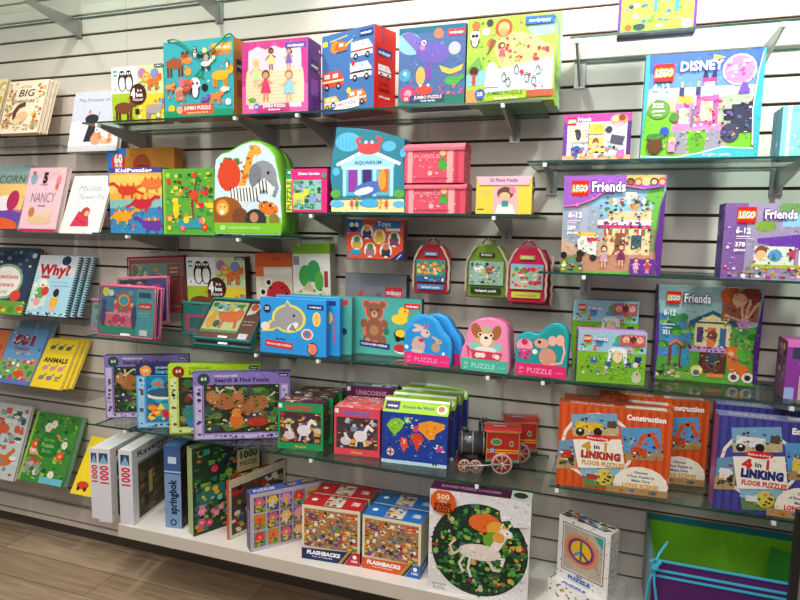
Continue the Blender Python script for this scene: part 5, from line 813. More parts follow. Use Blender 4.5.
for i, lab in enumerate(('pink unicorn puzzle box at the front of its row', 'second pink unicorn puzzle box, directly behind the front one')):
    M = M0.copy(); M.translation = M0.translation + M0.to_3x3()@Vector((.006*i, .07*i, 0))
    carton('unicorn_puzzle_box', lab, 'puzzle', (M, w0, h0), .066, ('e0485a', 'c83a4e', 'e06a6a'), det=120, front=f_uni('e0485a', '5a7ac8', SP, 2), topa=lambda A: A.sc(30, 2, 2, 96, 96, ['f08a8a', 'e8d8d8', '8a4a3a', 'c8a0b0', 'e04a4a'], 3, 9, 'm'), seed=6+i)
M = M0.copy(); M.translation = M0.translation + M0.to_3x3()@Vector((.008, .145, 0)); fr = (M, w0*1.18, h0*1.22)
carton('unicorn_puzzle_box', 'tall dark purple unicorn puzzle box behind the pink ones', 'puzzle', fr, .05, ('5a2050', '4a1a40', '7a8a98'), front=lambda A: (A.r(0, 0, 100, 100, '5a2050'), A.t('UNICORNS', 50, 12, 8, 'c88aa0', 60, .04), A.r(4, 22, 92, 70, '2a2a34'), A.sc(60, 4, 22, 92, 70, ['2a3a3a', '4a6a6a', '8aa0a0', '1a1a24', '3a4a58'], 3, 9, 'm'), A.r(2, 2, 7, 8, 'f0f0f0')), topa=lambda A: A.sc(24, 2, 2, 96, 96, ['e8f0f0', '8a98a8', '3a3a4a', 'b8c8c8'], 4, 10, 'm'))
CONT = [([(8, 22), (14, 12), (26, 8), (34, 14), (30, 26), (24, 34), (20, 40), (14, 32)], '8ac83a'), ([(30, 44), (38, 46), (40, 58), (34, 72), (30, 60)], 'e8503a'), ([(34, 6), (42, 4), (44, 12), (38, 16)], '7ad0a0'),
        ([(46, 24), (54, 18), (58, 26), (52, 32)], 'd83a8a'), ([(46, 36), (58, 34), (64, 44), (58, 58), (54, 66), (50, 52), (45, 44)], 'e0402a'), ([(58, 14), (74, 8), (94, 12), (92, 22), (82, 30), (80, 40), (72, 42), (66, 34), (58, 26)], 'f09a2a'), ([(84, 54), (94, 54), (94, 64), (84, 64)], 'c83a98')]
def f_world(A):
    A.r(0, 0, 100, 100, '1f3f98').sc(40, 2, 4, 96, 86, ['2a5ab8', '18307a', '3a7ad0'], 1, 3)
    for pts, c in CONT:
        cx = sum(p_[0] for p_ in pts)/len(pts); cy = sum(p_[1] for p_ in pts)/len(pts)
        A.p([(cx+(x-cx)*1.1, cy+4+(y-cy)*1.1) for x, y in pts], c)
        A.sc(9, cx-8, cy-6, 16, 18, [c, 'f4e04a', 'e8402a', 'f4f0e8', '3a9a4a'], .8, 2.2, 'm')
    A.sc(30, 4, 10, 92, 76, ['f4f0e8', 'f0a03a', 'd83a5a', '5ad0d0'], .6, 1.4).e(14, 78, 6, 'e8e0d0').p([(14, 66), (16, 78), (14, 90), (12, 78)], 'd83a3a').p([(4, 78), (14, 76), (24, 78), (14, 80)], '2a6ab0').r(0, 93, 100, 7, 'b8dce8').e(80, 94, 1.4, '1a1a2a', ry=3).e(84, 94, 1.4, '1a1a2a', ry=3)
m0 = pzbox((381.5, 461.5), (446.5, 469), 411, zt); M0, w0, h0 = m0
hh = h0*1.0
for i, lab in enumerate(('world map puzzle box at the front of its row', 'second world map puzzle box, behind the front one', 'third world map puzzle box from the front', 'fourth world map puzzle box, rearmost of its row')):
    M = M0.copy(); M.translation = M0.translation + M0.to_3x3()@Vector((.010*i, .0685*i, 0)); d = .064
    root = empty('map_puzzle_box', M, lab+', lime handle lid', 'puzzle'); b = MB(); b.box(-w0/2, w0/2, 0, d, 0, h0, '1f3f98', R='5a2a88')
    A = Art(w0, h0, 9+i); f_world(A); A.detail(120); b.art(A, (-w0/2, 0, 0), (1, 0, 0), (0, 0, 1)); A = Art(d, h0, 5); A.sc(20, 4, 4, 92, 90, ['7a3aa8', '3a1f6a', '2a3a98'], 4, 10); b.art(A, (w0/2, 0, 0), (0, 1, 0), (0, 0, 1)); b.build('box_body', MP(), root)
    b = MB(); lh = .034; x = w0/2
    b.hexa([(-x, 0, h0+.0005), (x, 0, h0+.0005), (x, d, h0+.0005), (-x, d, h0+.0005), (-x, d*.62, h0+lh), (x, d*.62, h0+lh), (x, d, h0+lh), (-x, d, h0+lh)], '9ac82a')
    A = Art(w0, math.hypot(lh, d*.62), 4); A.r(0, 0, 100, 100, 'a0cc2a').r(0, 0, 100, 16, 'f0f4f0').r(3, 24, 22, 58, '3a2a6a').t('mudpuppy', 14, 54, 14, W, 16).t('Around the World', 54, 56, 22, '2a4a7a', 48, .03).e(90, 58, 8, 'f4f0e8').e(89, 55, 5, 'e8702a')
    v = Vector((0, d*.62, lh)).normalized(); b.art(A, (-x, 0, h0+.0006), (1, 0, 0), v); b.build('sloping_lid', MP(), root)
# ================================================================== tin locomotive box
def loco(label, fr, seed):
    M, w, h = fr; d = .075; root = empty('tin_locomotive', M, label, 'toy train tin')
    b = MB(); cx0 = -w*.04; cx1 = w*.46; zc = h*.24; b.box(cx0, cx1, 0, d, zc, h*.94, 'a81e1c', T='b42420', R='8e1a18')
    A = Art(cx1-cx0, h*.7, 2); A.r(0, 0, 100, 100, 'ae201e').r(0, 58, 100, 4, 'e8b02a').r(0, 66, 100, 4, 'e8a02a').r(0, 90, 100, 10, '5a8a78').e(30, 34, 17, 'c8b06a', ry=12).e(30, 34, 14, '3a8a68', ry=9).e(76, 38, 7, 'c8b06a', ry=10).e(76, 38, 5, '3a7a5a', ry=7).e(18, 62, 9, '3a6a9a').e(18, 62, 6, 'c8d8e0').t('8', 18, 62, 8, '2a3a5a', 5).r(0, 0, 100, 4, 'd8a83a').r(0, 0, 2, 100, 'c89a3a').r(98, 0, 2, 100, 'c89a3a')
    b.art(A, (cx0, 0, zc), (1, 0, 0), (0, 0, 1)); A = Art(d, h*.7, 3); A.r(0, 58, 100, 4, 'e8b02a').r(0, 66, 100, 4, 'e8a02a').e(50, 34, 18, '3a2a20', ry=12); b.art(A, (cx1, 0, zc), (0, 1, 0), (0, 0, 1)); b.build('cab', ME(), root)
    b = MB(); n = 10; zr = h*.94
    def rf(u, v): a = math.pi*v; return (cx0-.006+(cx1-cx0+.012)*u, -.004+(d+.008)*(.5-.5*math.cos(a)), zr+.001+h*.07*math.sin(a))
    b.grid(rf, 1, n, 'b42a22'); b.box(cx0+.02, cx0+.06, d*.3, d*.7, zr+h*.06, zr+h*.075, 'b8c8d8'); rfo = b.build('roof', ME(), root)
    b = MB(); r = h*.27; b.tube([(-w*.46, d/2, h*.56), (-w*.455, d/2, h*.56), (cx0-.001, d/2, h*.56)], [r*.9, r, r], '34343a', 24)
    for q in (.1, .5, .9): X = -w*.455+(cx0+w*.455)*q; b.tube([(X, d/2, h*.56), (X+.003, d/2, h*.56)], r*1.03, '8a8a86', 24)
    b.build('boiler', ME(), root)
    b = MB(); b.tube([(-w*.36, d/2, h*.82), (-w*.36, d/2, h*.86), (-w*.36, d/2, h*.9)], [.009, .009, .013], '2a2a30', 16); b.build('chimney', ME(), root)
    b = MB(); b.box(-w*.47, cx1+.004, .006, d-.006, h*.12, zc-.001, '2a2a2c'); b.box(-w*.5, -w*.47, .012, d-.012, h*.06, h*.2, '8a2a20'); b.build('chassis', ME(), root)
    for X, r in ((-w*.36, h*.14), (-w*.19, h*.14), (w*.2, h*.23)):
        b = MB(); b.cyl((X, -.010, r), (X, -.001, r), r, 'c8a8a0', 28); b.cyl((X, -.012, r), (X, -.0102, r), r*.82, '7a2a28', 24); b.cyl((X, -.0135, r), (X, -.0121, r), r*.5, '98504a', 20); b.cyl((X, -.016, r), (X, -.0136, r), r*.2, 'e8d8a0', 16)
        for k in range(8): a = k*math.pi/4; b.tube([(X+r*.2*math.cos(a), -.013, r+r*.2*math.sin(a)), (X+r*.8*math.cos(a), -.013, r+r*.8*math.sin(a))], .0014, 'd8b8a8', 5)
        b.build('wheel', ME(), root)
    b = MB(); b.tube([(-w*.36, -.018, h*.16), (w*.2, -.018, h*.24)], .003, '9a9a98', 6); b.build('coupling_rod', ME(), root)
    return root
L = PZ(455, 470.5, zt); L.z = zt+.0005; R_ = PZ(521, 474, zt); R_.z = L.z; T = Vector((L.x, L.y, zat(427, L.x, L.y)))
fr = frame(L, R_, T); loco('red and black tin locomotive with red wheels, front one of the pair', fr, 1)
M = fr[0].copy(); M.translation = M.translation + M.to_3x3()@Vector((.065, .10, 0)); loco('second red tin locomotive, partly hidden behind the front one', (M, fr[1], fr[2]), 2)
b = MB(); q = PZ(508, 482, zt); M = Matrix.Translation((q.x, q.y, zt)); 
# ================================================================== linking floor puzzles
def f_link(bg, st, word, c4, cl, a1):
    def f(A):
        A.r(0, 0, 100, 100, bg)
        for i in range(14): A.r(i*7.2, 0, 3, 100, st)
        A.e(36, 48, 33, 'f4ead8').e(36, 48, 30, bg); A.t(word, 78, 9, 6, W, 34, .05)
        A.p([(1, 46), (17, 42), (18, 78), (0, 80)], '6a98b8').p([(1, 66), (18, 62), (18, 78), (0, 80)], 'b89a6a').r(4, 56, 11, 12, a1).e(7, 70, 3, '2a2a2a').e(13, 68, 3, '2a2a2a')
        A.p([(11, 12), (52, 6), (55, 32), (14, 38)], '7aa8c8').p([(13, 28), (54, 22), (55, 32), (14, 38)], 'c8b48a').r(16, 20, 24, 10, a1 if word != 'Construction' else 'e8c02a').e(20, 32, 4, '22221f').e(36, 30, 4, '22221f').r(44, 16, 8, 8, '5a4a3a')
        A.p([(56, 22), (90, 18), (94, 56), (62, 60)], '5a9ad0').p([(60, 52), (94, 47), (94, 56), (62, 60)], 'b08a5a')
        if word == 'Construction': A.ln([(70, 50), (76, 30), (84, 26), (90, 42)], 4, 'd8582a').r(66, 44, 14, 9, 'c84a20').ln([(62, 40), (66, 26), (58, 22)], 1.6, '5aa0a0')
        else: A.r(64, 36, 24, 14, 'e8c83a').r(66, 32, 10, 5, '3a6ab0')
        A.p([(22, 76), (58, 70), (60, 94), (26, 98)], '8ab8d0').p([(24, 86), (60, 80), (60, 94), (26, 98)], '6a8a4a').e(44, 84, 8, 'e0d04a', rot=20).r(28, 82, 10, 6, a1)
        busy(A, 30, 12, 14, 42, 20); busy(A, 30, 58, 26, 36, 30); busy(A, 20, 2, 48, 14, 28); busy(A, 24, 24, 76, 34, 20)
        A.p([(14, 42), (57, 36), (62, 70), (20, 76)], 'f8f2e4').e(36, 37.5, 12, 'd8282a', ry=4).t('Melissa & Doug', 36, 37.5, 2.6, W, 19, .01)
        A.t('4', 27, 48, 9, c4, 8, .08).t('in', 36, 48, 5, '3a3a5a', 6, .04).t('1', 44, 47, 9, c4, 5, .08).t('LiNKiNG', 40, 58, 8, cl, 36, .09).t('FLOOR PUZZLES', 42, 68, 5, c4 if word == 'Construction' else 'd83a2a', 38, .05)
        A.e(76, 88, 24, 'f8f0e0', ry=22).r(46, 92, 54, 8, 'b89060').t('Connect', 76, 73, 3, '3a4a7a', 12).t('4 Floor Puzzles to', 76, 78, 3, '3a4a7a', 24).t('Make One', 76, 83, 3, '3a4a7a', 16).t('LONG SCENE!', 76, 89, 4.6, 'e8a82a' if word == 'Construction' else 'd8282a', 32, .06).sc(16, 46, 93, 52, 6, ['5a7a9a', 'd87a3a', '8a6a3a', '3a6a8a'], 1, 2.4, 'm')
    return f
zl = gz(ZL4)
fo = f_link('dc5a26', 'c84a1c', 'Construction', 'd8982a', 'b83a2a', 'b8382a')
fp = f_link('4a4a9c', '3c3c88', 'Emergency', 'd83038', '2a2f78', 'e8e8e8')
def lbox(lab, fr, cols, f): 
    M, w, h = fr; return carton('floor_puzzle_box', lab, 'puzzle', fr, .055, cols, det=320, front=f, topa=lambda A: (A.r(0, 0, 100, 100, cols[2]), A.r(60, 20, 36, 50, 'f0e0d8'), A.t('FLOOR PUZZLES', 30, 50, 40, 'f4d8c8', 40, .02)))
o1 = pzbox((555.5, 484), (667, 498.5), 403, zl); co_ = ('dc5a26', 'c24c1e', 'd8603a'); cp_ = ('4a4a9c', 'b0508a', '8a8ac0')
lbox('orange construction floor puzzle box, frontmost at left of the shelf', o1, co_, fo)
M = o1[0].copy(); M.translation = M.translation + M.to_3x3()@Vector((.012, .062, .0)); lbox('orange construction floor puzzle box directly behind the frontmost one', (M, o1[1], o1[2]), co_, fo)
BR = atx(706, -.135, zl); BL = BR-Vector((o1[1]*.985, .03, 0)); BL.z = BR.z = zl+.0005; bl_top = zat(406, BR.x, BR.y)
M = o1[0].copy(); o2 = frame(BL+Vector((0, .0, 0)), BR, Vector((BL.x, BL.y, bl_top)))
M2 = o2[0].copy(); M2.translation = M2.translation+Vector((0, .035, 0)); lbox('orange construction floor puzzle box set back, its right part showing beside the frontmost', (M2, o2[1], o2[2]), co_, fo)
p1 = pzbox((712, 507), (832, 524), 415, zl); lbox('purple emergency floor puzzle box at the right edge', p1, cp_, fp)
M = p1[0].copy(); M.translation = M.translation + M.to_3x3()@Vector((.015, .115, 0)); lbox('second purple emergency floor puzzle box behind the first', (M, p1[1], p1[2]*1.0), cp_, fp)
# ================================================================== boxes on the white platform
zp = gz(25)
def spined(lab, C1, F1, topc, th, cols, front, spine, name='jigsaw_box', seed=3, wmax=None, top=None):
    """C1 = pixel of the near lower corner between spine and front, F1 = a lower pixel further along the front, topc = row of the top above C1"""
    A1 = PZ(*C1, zp); B1 = PZ(*F1, zp); A1.z = B1.z = zp+.0005; d = (B1-A1).normalized(); BR = A1+d*(wmax or (B1-A1).length)
    if BR.y > -.008: k = (-.008-A1.y)/d.y; BR = A1+d*min(k, wmax or 9)
    fr = frame(A1, BR, Vector((A1.x, A1.y, zat(topc, A1.x, A1.y)))); M, w, h = fr
    c, s_ = d.x, d.y
    back = (M.to_3x3()@Vector((0, 1, 0)))*th
    for e in (A1, BR):
        if (e+back).y > -.004: th = min(th, max(.01, (-.004-e.y)/(back.y/th)))
    return carton(name, lab, 'puzzle', fr, th, cols, det=220, front=front, left=spine, topa=top, seed=seed)
def spine_out(lab, S1, ang, topc, th, cols, front, spine, seed, wmax=.29):
    A1 = PZ(*S1, zp); A1.z = zp+.0005; a = math.radians(ang); d = Vector((math.cos(a), math.sin(a), 0)); bk = Vector((-d.y, d.x, 0))*th
    L_ = min(wmax, (-.006-max(A1.y, A1.y+bk.y))/d.y); BR = A1+d*L_
    return carton('jigsaw_box', lab, 'puzzle', frame(A1, BR, Vector((A1.x, A1.y, zat(topc, A1.x, A1.y)))), th, cols, det=220, front=front, left=spine, seed=seed)
def f_rav(word, dark):
    def f(A):
        A.r(0, 0, 100, 100, 'ecebea').r(12, 20, 82, 76, dark[0]).sc(70, 12, 20, 82, 76, dark, 3, 8, 'm').r(34, 40, 8, 30, 'c8b45a').r(12, 20, 82, 3, '7a98a0').t('Ravensburger', 10, 9, 8, '22222a', 120, .01, al='l').t('Puzzle', 66, 16, 3.6, 'c83a4a', 24)
    return f
def s_rav(A): A.r(0, 0, 100, 100, 'dcdce4').r(14, 6, 66, 14, '2a4a6a').p([(14, 20), (50, 8), (80, 20)], '8ab0d0').t('1000', 50, 36, 62*A.w/A.h, 'd82a50', 30*A.h/A.w*.9, .04, rot=90)
for lab, s1, tp, dk, sd in (('white thousand piece jigsaw box, leftmost and rearmost of the three white ones', (100.5, 519), 449, ['3a4a2a', '6a7a3a', '2a2a1a'], 5),
             ('white thousand piece jigsaw box with green picture, middle of the three white ones', (112.5, 523), 449.5, ['3a5a2a', '2a3a1f', '6a8a3a', 'a8a83a', 'c8c0b0'], 6),
             ('white thousand piece jigsaw box with an old doorway picture, frontmost of the three white ones', (134, 526), 451, ['5a4a34', '7a6a4a', '3a3a2a', 'a8784a', '4a5a3a', '2a241c'], 7)):
    spine_out(lab, s1, 99, tp, .034 if sd == 5 else .053, ('ecebea', 'dcdce4', 'eeeeec'), f_rav('Ravensburger', dk), s_rav, sd)
def s_spring(A): A.r(0, 0, 100, 100, '7a98c0').r(0, 0, 100, 34, '3f5f98').r(24, 13, 50, 8, 'c8d8e8').t('springbok', 48, 62, 44*A.w/A.h, '1c2a4a', 44*A.h/A.w*.95, .05, rot=90).e(50, 93, 20, '1c2a4a').e(50, 93, 12, '7a98c0').r(0, 30, 100, 2, 'a8c0dc')
spine_out('blue spined jigsaw box with its name running up the spine', (182, 529), 99, 447, .064, ('3a2a20', '7a98c0', '5878a8'), lambda A: (A.r(0, 0, 100, 100, '342a22'), A.sc(40, 2, 2, 96, 96, ['5a3a1f', '8a6a2a', '2a2018', 'a8883a'], 3, 8, 'm')), s_spring, 8, .27)
def f_gard(A):
    A.r(0, 0, 100, 100, '24402a').sc(150, 2, 2, 96, 96, LEAF+['2a7a6a', '1f3a28', '6aa84a', 'd8642a', '3a9a8a'], 2, 6, 'm').sc(60, 44, 4, 46, 26, ['3a2a5a', '5a4a8a', '2a2040', '8a7ab0'], 1.6, 3.4).flowers(16, 2, 50, 70, 48, ['e85a98', 'f08ab8', 'd83a7a'], 7).r(4, 46, 40, 20, '2f7a6a').sc(14, 4, 46, 40, 20, ['8ad0b0', '1f5a4a', 'f0c83a'], 2, 5).r(62, 14, 34, 26, 'd8cf9a').t('1000', 79, 21, 8, '2a4a2a', 28, .05).t('PIECES', 79, 31, 5, '6a5a2a', 26, .03).e(30, 28, 5, 'e83a6a')
spined('green jigsaw box with a dense garden picture and cream piece count panel', (193.5, 537), (246, 519), 449, .04, ('24402a', 'a8b878', '4a6a44'), f_gard, None, seed=9, wmax=.27)
def f_red(A): A.r(0, 0, 100, 100, 'e8e0c8').r(4, 14, 92, 80, '5a4a3a').sc(90, 4, 14, 92, 80, ['e8c86a', 'c83a2a', 'f4ead0', '3a5a8a', '8a5a2a', '2a2a2a', 'b8a04a'], 2, 6, 'm').r(0, 0, 100, 10, 'e8d8b8')
spined('red topped jigsaw box with a crowded picture, behind the flower grid box', (229.5, 540.5), (247, 532), 481, .035, ('e8e0c8', 'b8492a', 'c0482a'), f_red, lambda A: (A.r(0, 0, 100, 100, 'c0502c'), A.sc(16, 8, 4, 84, 92, ['e8b06a', '7a2a1a'], 6, 14)), seed=10, wmax=.27, top=lambda A: A.sc(40, 2, 40, 96, 58, ['3a2a2a', 'e8c89a', '7a3a2a'], 2, 5))
def f_gridp(A):
    A.r(0, 0, 100, 100, 'c8c0c8'); cs = [('5a4a7a', 'd86a8a', 'e8c83a'), ('4a9ac0', 'e83a3a', 'f0a03a'), ('6a4a98', 'f0d03a', 'e8d8f0'), ('a8a050', 'e87a2a', 'c83a5a'), ('8a5aa8', 'd8a0c8', 'f0c83a')]
    for i in range(5):
        for j in range(3):
            x, y = 5+i*18.6, 7+j*30; c = cs[(i*2+j*3) % 5]
            if i == 4 and j == 0: A.r(x, y, 16.5, 27, 'd8b86a').t('1000', x+8.2, y+10, 7, '8a3a2a', 14, .04); continue
            A.r(x, y, 16.5, 27, c[0]).flower(x+8, y+10, 8, c[1], c[2]).flower(x+6, y+20, 5, c[2], c[1]).sc(8, x, y+16, 16.5, 11, LEAF+[c[1]], 1.5, 3)
spined('jigsaw box with a grid of colourful flower pictures and a blue top', (250.5, 552.5), (318.5, 536), 495, .045, ('c8c0c8', '5a4a80', '4a5ea8'), f_gridp, lambda A: (A.r(0, 0, 100, 100, '5a4a80'), A.t('VIVALDI', 50, 50, 40*A.w/A.h, 'b8a8d8', 50*A.h/A.w*.8, .03, rot=90)), seed=11, wmax=.245, top=lambda A: (A.t('PUZZLES', 22, 50, 40, 'e8e0f8', 30, .04), A.sc(10, 50, 20, 48, 60, ['3a6a4a', 'c8a04a', '3a3a6a'], 3, 8)))
def f_flash(c1, c2, c3, seed):
    def f(A):
        A.r(0, 0, 100, 100, 'e8dfc0').r(4, 6, 92, 70, 'a8805a').sc(260, 4, 6, 92, 70, TOYS+['c8503a', 'f0e0b0', 'e8c890', 'e8a83a', '6a3a24', 'd8907a', 'f0d8c0'], 1.6, 4, 'm').p([(0, 80), (84, 76), (66, 100), (0, 100)], c1).t('FLASHBACKS', 38, 86, 6.5, W, 58, .07, sh=.12).t('Toys of Yesterday', 36, 93, 2.6, W, 36, .01).p([(80, 76), (84, 76), (68, 100), (64, 100)], 'c88a4a').p([(85, 76), (89, 76), (73, 100), (69, 100)], '3a2a2a').p([(90, 76), (100, 76), (100, 100), (75, 100)], c2).t('1000', 91, 92, 4, W, 12, .03).e(92, 84, 3.5, W)
    return f
def t_flash(c): return lambda A: (A.r(0, 0, 100, 100, c), A.r(36, 10, 30, 80, 'e8d8c0'), A.sc(24, 36, 10, 30, 80, TOYS, 2, 5, 'm'), A.t('1000', 86, 50, 30, W, 14, .03), A.e(14, 50, 5, W))
z0 = zp+.0005
r0 = pzbox((302, 557.5), (359.5, 566.5), 504, zp); q0 = pzbox((362, 567), (420, 579), 514, zp)
for fr0, a, b_, c, nm in ((r0, '1f2f62', 'c8282c', 'd02a2c', 'red topped'), (q0, 'dc5a26', '1f6ab8', '2a78c8', 'blue topped')):
    for i, wh in enumerate(('front one', 'rear one, directly behind its match')):
        M = fr0[0].copy(); M.translation = M.translation+M.to_3x3()@Vector((.004*i, .094*i, 0))
        carton('collage_jigsaw_box', nm+' jigsaw box with a crowded toy collage, '+wh, 'puzzle', (M, fr0[1], fr0[2]), .088, ('e8dfc0', c, c), front=f_flash(a, b_, c, i), topa=t_flash(c), right=lambda A: (A.r(0, 0, 100, 78, 'd8cfae'), A.r(0, 78, 100, 22, b_), A.t('1000', 50, 90, 6, W, 60, .02)), seed=12+i)
def f_round(A):
    A.r(0, 0, 100, 100, 'e6e2e4').e(51, 54, 48, '1f3326', n=40).sc(0, 0, 0, 1, 1, ['ffffff'])
    R_ = A.R
    for i in range(420):
        a = R_.random()*6.283; r = 46*math.sqrt(R_.random()); x = 51+r*math.cos(a); y = 54+r*A.w/A.h*math.sin(a); 
        if x < 98 and y < 98: A.e(x, y, R_.uniform(1.2, 3.6), R_.choice(LEAF*2+['1a2c20', '2f5a34', '24402a', '1a2c20', '35603a', 'c84a2a', 'd8a83a', '3a6a8a', '8a2a4a', 'c8c0a8']), ry=R_.uniform(.8, 3), n=7, step=.000012)
    A.e(56, 26, 16, 'e86a2a', ry=9).e(68, 30, 10, 'e8a83a', ry=7).e(66, 42, 11, '6aa82a', ry=9)
    A.e(52, 55, 21, 'e8dcd4', ry=8).ln([(66, 50), (74, 36), (76, 32)], 9, 'ece2da').e(77, 33, 7, 'efe6de', ry=4, rot=-20).ln([(78, 29), (86, 18)], 1, 'f4e8c0').ln([(38, 58), (32, 68), (36, 76)], 2.6, 'e0d4cc').ln([(43, 60), (41, 72), (44, 80)], 2.6, 'e8dcd4').ln([(62, 58), (76, 58), (74, 65)], 2.6, 'e8dcd4').ln([(60, 60), (66, 70), (72, 70)], 2.6, 'e0d4cc').ln([(34, 54), (26, 60), (22, 52), (27, 46)], 2.4, 'd8ccb8').e(70, 38, 6, 'e8a04a', ry=5).e(78, 33, .9, '1a1a1a').ln([(72, 28), (74, 24)], 1.6, 'ece2da')
    A.p([(70, 12), (90, 14), (98, 24), (84, 26), (80, 20), (72, 22)], 'e6e2e4').e(14, 11, 13, 'd85a24', n=24, ry=12).t('500', 14, 6, 5, 'f4e0c0', 13, .03).t('PIECE', 14, 10.5, 2, 'f4e0c0', 8, .01).t('ROUND', 14, 14, 4, '3a1a10', 17, .05).t('PUZZLE', 14, 19, 4, '3a1a10', 19, .05).t('unicorn', 12, 92, 2.4, '5a4a4a', 14, .0).t('forest', 12, 96, 2.4, '5a4a4a', 12, .0)
u0 = pzbox((427.5, 588), (527, 606), 488, zp); M, w, h = u0
b_ = carton('round_puzzle_box', 'large square white box with a circular unicorn forest picture', 'puzzle', u0, .06, ('e6e2e4', 'cfc6c0', '4a1f3a'), det=500, front=f_round, topa=lambda A: (A.r(0, 0, 78, 100, '5a2248'), A.t('ROUND PUZZLE UNICORN', 40, 50, 26, 'd8b0c8', 60, .01), A.r(80, 0, 20, 100, 'd8d4cc'), A.e(89, 50, 7, '3a3a30')), seed=21)
# peace sign boxes
zq = zp+.050
def f_peace(A):
    A.r(0, 0, 100, 100, 'eeebe6').sc(90, 1, 1, 98, 98, ['3a3a4a', '7a4a3a', '4a7a9a', 'c87a3a', '6a9a5a', 'b89ac0'], .8, 1.5).r(9, 8, 82, 76, '3a5a80').r(10.5, 9.5, 79, 73, 'f4e8e0').r(12, 11, 76, 70, 'bdb0a0').sc(110, 12, 11, 76, 70, ['a8a8a0', 'd8b89a', '9a9088', 'c8c0b0', 'd09a8a'], 1, 2.6).p([(70, 11), (88, 11), (88, 28)], '2fa09a').e(47, 44, 33, 'd8925a', ry=25, n=30).e(47, 44, 27, 'c8506a', ry=21, n=30).e(47, 44, 24, '5a3a7a', ry=18.5, n=30)
    A.e(47, 44, 20, 'e8b42a', ry=15.5, n=30).ln([(47, 28), (47, 60)], 4.5, '3a7a4a').ln([(47, 45), (33, 55)], 4.5, '4a8ad0').ln([(47, 45), (61, 55)], 4.5, '5a3a7a').t('100+', 46, 86, 3, '2a2a3a', 14, .03).t('PUZZLE', 46, 92, 5.5, '4a78c0', 44, .07)
SP2 = lambda A: A.sc(60, 2, 2, 96, 96, ['3a3a4a', '7a4a3a', '4a7a9a', 'c87a3a', '6a9a5a', '2a2a2a'], 2.5, 6)
BL = atx(556.5, -.155, zq); BR = atx(607, -.235, zq); BL.z = BR.z = zq+.0005
fr = frame(BL, BR, Vector((BL.x, BL.y, zat(514, BL.x, BL.y)))); M, w, h = fr
carton('peace_puzzle_box', 'speckled white puzzle box with a rainbow peace sign, standing on another', 'puzzle', fr, .05, ('eeebe6', 'e8e4de', 'e4e0da'), det=80, front=f_peace, right=SP2, topa=SP2, seed=22)
M2 = M.copy(); M2.translation = M.translation+M.to_3x3()@Vector((-.006, -.03, 0)); M2.translation.z = zp+.0005
carton('peace_puzzle_box', 'matching speckled puzzle box lying flat under the peace sign box', 'puzzle', (M2, w*1.04, .049), .15, ('eeebe6', 'e8e4de', 'eeebe6'), topa=lambda A: (A.sc(60, 0, 0, 6, 100, ['3a3a4a', '7a4a3a', '4a7a9a'], .8, 1.6), A.r(10, 79, 80, 1, '3a5a80'), A.t('PUZZLE', 46, 92, 7, '4a78c0', 44, .07)), front=lambda A: (A.r(0, 0, 100, 100, 'f0ede8'), A.sc(30, 2, 4, 96, 92, ['3a3a4a', 'c87a3a', '6a9a5a'], 1.5, 3)), left=SP2, seed=23)
# ================================================================== fabric organiser with ribbon ties
FY, BY = -.29, -.02
def fab(x, y, Y): return P(x, y, Y)
fl, fr_ = P(653, 557, FY), P(800, 588, FY); zr = (fl.z+fr_.z)/2; x0 = fl.x; x1 = 1.05; bzt = P(652, 513, BY).z
M = Matrix.Translation((x0, 0, zp+.0005)); root = empty('fabric_bin', M, 'purple fabric storage bin with lime lining and turquoise ribbon ties', 'bin'); hF = zr-zp-.0005; hB = bzt-zp-.0005; W_ = x1-x0
b = MB(); t = .004
def panel(b, X0, X1, y0, y1, h0, h1, col): b.grid(lambda u, v: (X0+(X1-X0)*u, y0+(y1-y0)*v-.004*math.sin(u*9)*math.sin(math.pi*v), h0+(h1-h0)*v), 24, 6, col)
b.box(0, W_, FY, FY+t, 0, hF, '58206a'); b.box(0, W_, BY-.004, BY, 0, hB, '1f7a80')
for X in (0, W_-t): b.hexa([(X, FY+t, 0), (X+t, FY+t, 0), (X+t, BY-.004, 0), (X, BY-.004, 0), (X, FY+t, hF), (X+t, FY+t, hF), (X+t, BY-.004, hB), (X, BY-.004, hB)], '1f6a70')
b.box(t, W_-t, FY+t, BY-.004, 0, t, '58206a'); b.build('outer_shell', MF(), root)
b = MB(); q = .003
b.box(t+q, W_-t-q, BY-.009, BY-.005, t, hB-.018, '7cc824'); b.box(t+q, W_-t-q, FY+t+.001, FY+t+.004, t, hF-.002, '7cc824')
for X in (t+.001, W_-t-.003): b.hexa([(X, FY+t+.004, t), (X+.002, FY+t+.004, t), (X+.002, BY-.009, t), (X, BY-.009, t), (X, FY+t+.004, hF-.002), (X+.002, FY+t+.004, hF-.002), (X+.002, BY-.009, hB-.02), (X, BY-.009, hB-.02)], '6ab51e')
b.build('lime_lining', MF(), root)
for i, dz in enumerate((.0, .027, .043)):
    b = MB(); b.tube([(-.002, FY-.001, hF-dz), (W_*.5, FY-.002, hF-dz-.001), (W_, FY-.001, hF-dz)], .0038, '3ab8dc', 6); b.build('turquoise_piping', MF(), root)
b = MB(); cx, cy, cz = .004, FY-.006, hF-.018
for s_ in (-1, 1):
    b.tube([(cx+s_*.014*math.sin(t_*math.pi/8)*(1+.2*s_), cy-.006*math.sin(t_*math.pi/8), cz+.030*math.sin(t_*math.pi/8)*(1 if s_ > 0 else .5)-.010*t_/8*s_) for t_ in range(9)], .0034, '4ac4e4', 6)
    b.tube([(cx, cy, cz), (cx+s_*.006-.004, cy-.004, cz-.04), (cx+s_*.012-.002, cy-.002, cz-.085), (cx+s_*.014, cy, cz-.12)], .0034, '3ab8dc', 6)
